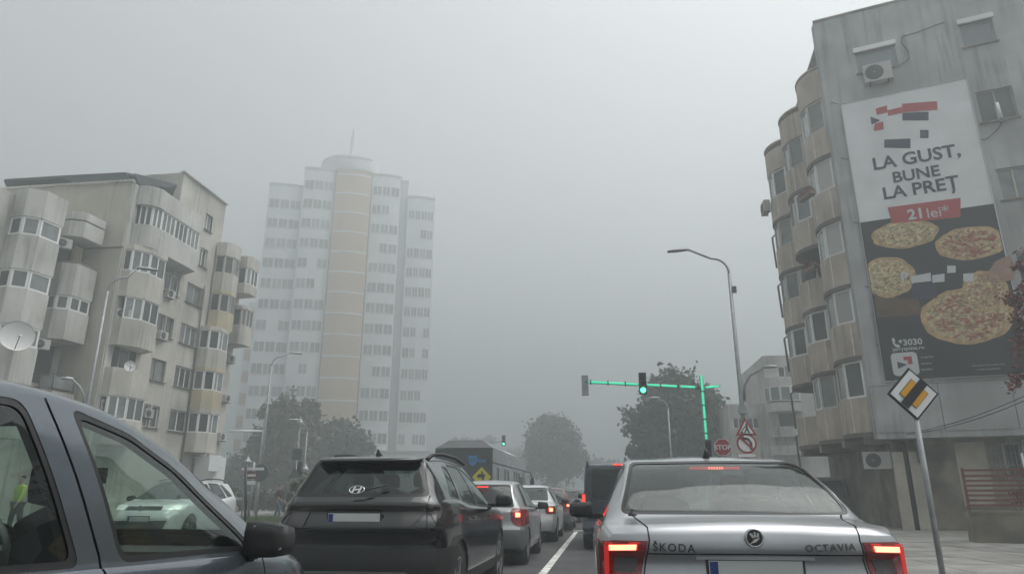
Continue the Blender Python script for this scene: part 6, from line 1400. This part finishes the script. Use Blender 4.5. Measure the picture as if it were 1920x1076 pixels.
def person(label, loc, rz, top, legs, stride=.22, arm=.1):
    T = thing('person', label, 'person', loc, rz); T['_o'] = (0,0,0)
    P = [(0,0,.95,.13), (0,0,1.15,.115), (0,.01,1.36,.14), (0,.02,1.48,.06), (0,.035,1.56,.075), (0,.03,1.66,.092), (0,.02,1.74,.06)]; E = [(0,1),(1,2),(2,3),(3,4),(4,5),(5,6)]
    def chain(start, pts):
        k = start
        for p in pts: P.append(p); E.append((k, len(P)-1)); k = len(P)-1
        return k
    for s in (1, -1):
        d = stride*s
        chain(0, [(.10*s,0,.88,.10), (.10*s,d*.6,.50,.062), (.10*s,d*1.0-.04,.10,.042), (.10*s,d+.12,.035,.038)])
        h = chain(2, [(.18*s,0,1.40,.062), (.23*s,-d*.4,1.15,.045), (.22*s,-d*.4+arm,.92,.034), (.22*s,-d*.4+arm+.03,.86,.03)])
        for k, (fx, fl) in enumerate(((-.022,.07),(-.008,.08),(.008,.075),(.022,.06))): chain(h, [(.22*s+fx,-d*.4+arm+.05,.84-fl*.45,.009), (.22*s+fx,-d*.4+arm+.06,.84-fl,.008)])
        chain(h, [(.20*s,-d*.4+arm+.075,.85,.010), (.20*s,-d*.4+arm+.09,.81,.008)])
    b = skin_mesh('body', P, E, M['skin'], T)
    C = [(0,0,.92,.155), (0,0,1.15,.14), (0,.01,1.36,.165), (0,.02,1.45,.09)]; CE = [(0,1),(1,2),(2,3)]
    for s in (1, -1):
        d = stride*s; k = len(C); C += [(.185*s,0,1.40,.082), (.235*s,-d*.4,1.15,.064), (.225*s,-d*.4+arm,.93,.05)]; CE += [(2,k),(k,k+1),(k+1,k+2)]
    skin_mesh('jacket', C, CE, M[top], b)
    G = [(0,0,.94,.145)]; GE = []
    for s in (1, -1):
        d = stride*s; k = len(G); G += [(.10*s,0,.86,.118), (.10*s,d*.6,.50,.08), (.10*s,d-.04,.10,.065)]; GE += [(0,k),(k,k+1),(k+1,k+2)]
        blob([(.05*s,d-.1,.0),(.15*s,d-.1,.0),(.15*s,d+.19,.0),(.05*s,d+.19,.0),(.05*s,d-.1,.11),(.15*s,d-.1,.11),(.15*s,d+.19,.07),(.05*s,d+.19,.07)], 'shoe', M['ink'], b)
    skin_mesh('trousers', G, GE, M[legs], b)
    skin_mesh('hair', [(0,-.01,1.62,.075), (0,.0,1.70,.098), (0,.01,1.76,.075)], [(0,1),(1,2)], M['hair'], b)
    for s in (1, -1): MB().lathe([(.001,0),(.012,.004),(.012,.01)], (.033*s,.118,1.665), 'y', 8).build('eye', M['ink'], b, origin=(0,0,0))
    MB().add([(-.014,.115,1.625),(.014,.115,1.625),(0,.147,1.63),(0,.118,1.67)], [(0,1,2),(0,2,3),(2,1,3)]).build('nose', M['skin'], b, origin=(0,0,0)); MB().box((0,.108,1.595), (.045,.01,.008)).build('mouth', M['red'], b, origin=(0,0,0))
    return T
p = atD(524, 928, 40); person('pedestrian in a brown jacket and jeans walking behind the dark suv', (p[0], p[1], .1), R(-100), 'brown_coat', 'jeans')
p = atD(37, 928, 27); person('pedestrian in a yellow green vest seen through the rear window of the blue silver car', (p[0], p[1], .12), R(160), 'hivis', 'dark_trs', .12)
# ------------------------------------------------------------------ the fog
def haze():
    b = MB().box((0, 60, 45.5), (900, 900, 95)); o = b.build('haze', None, kind='stuff'); tag(o, 'pale even fog filling the whole street', 'fog')
    m = bpy.data.materials.new('fog'); m.use_nodes = True; n = m.node_tree.nodes; n.clear()
    v = n.new('ShaderNodeVolumePrincipled'); v.inputs['Color'].default_value = (.57, .610, .618, 1); v.inputs['Density'].default_value = .0083; v.inputs['Anisotropy'].default_value = .45
    out = n.new('ShaderNodeOutputMaterial'); m.node_tree.links.new(v.outputs[0], out.inputs['Volume']); o.data.materials.append(m); o.display_type = 'BOUNDS'
haze()
for o in ROOTS:
    if '_o' in o: del o['_o']
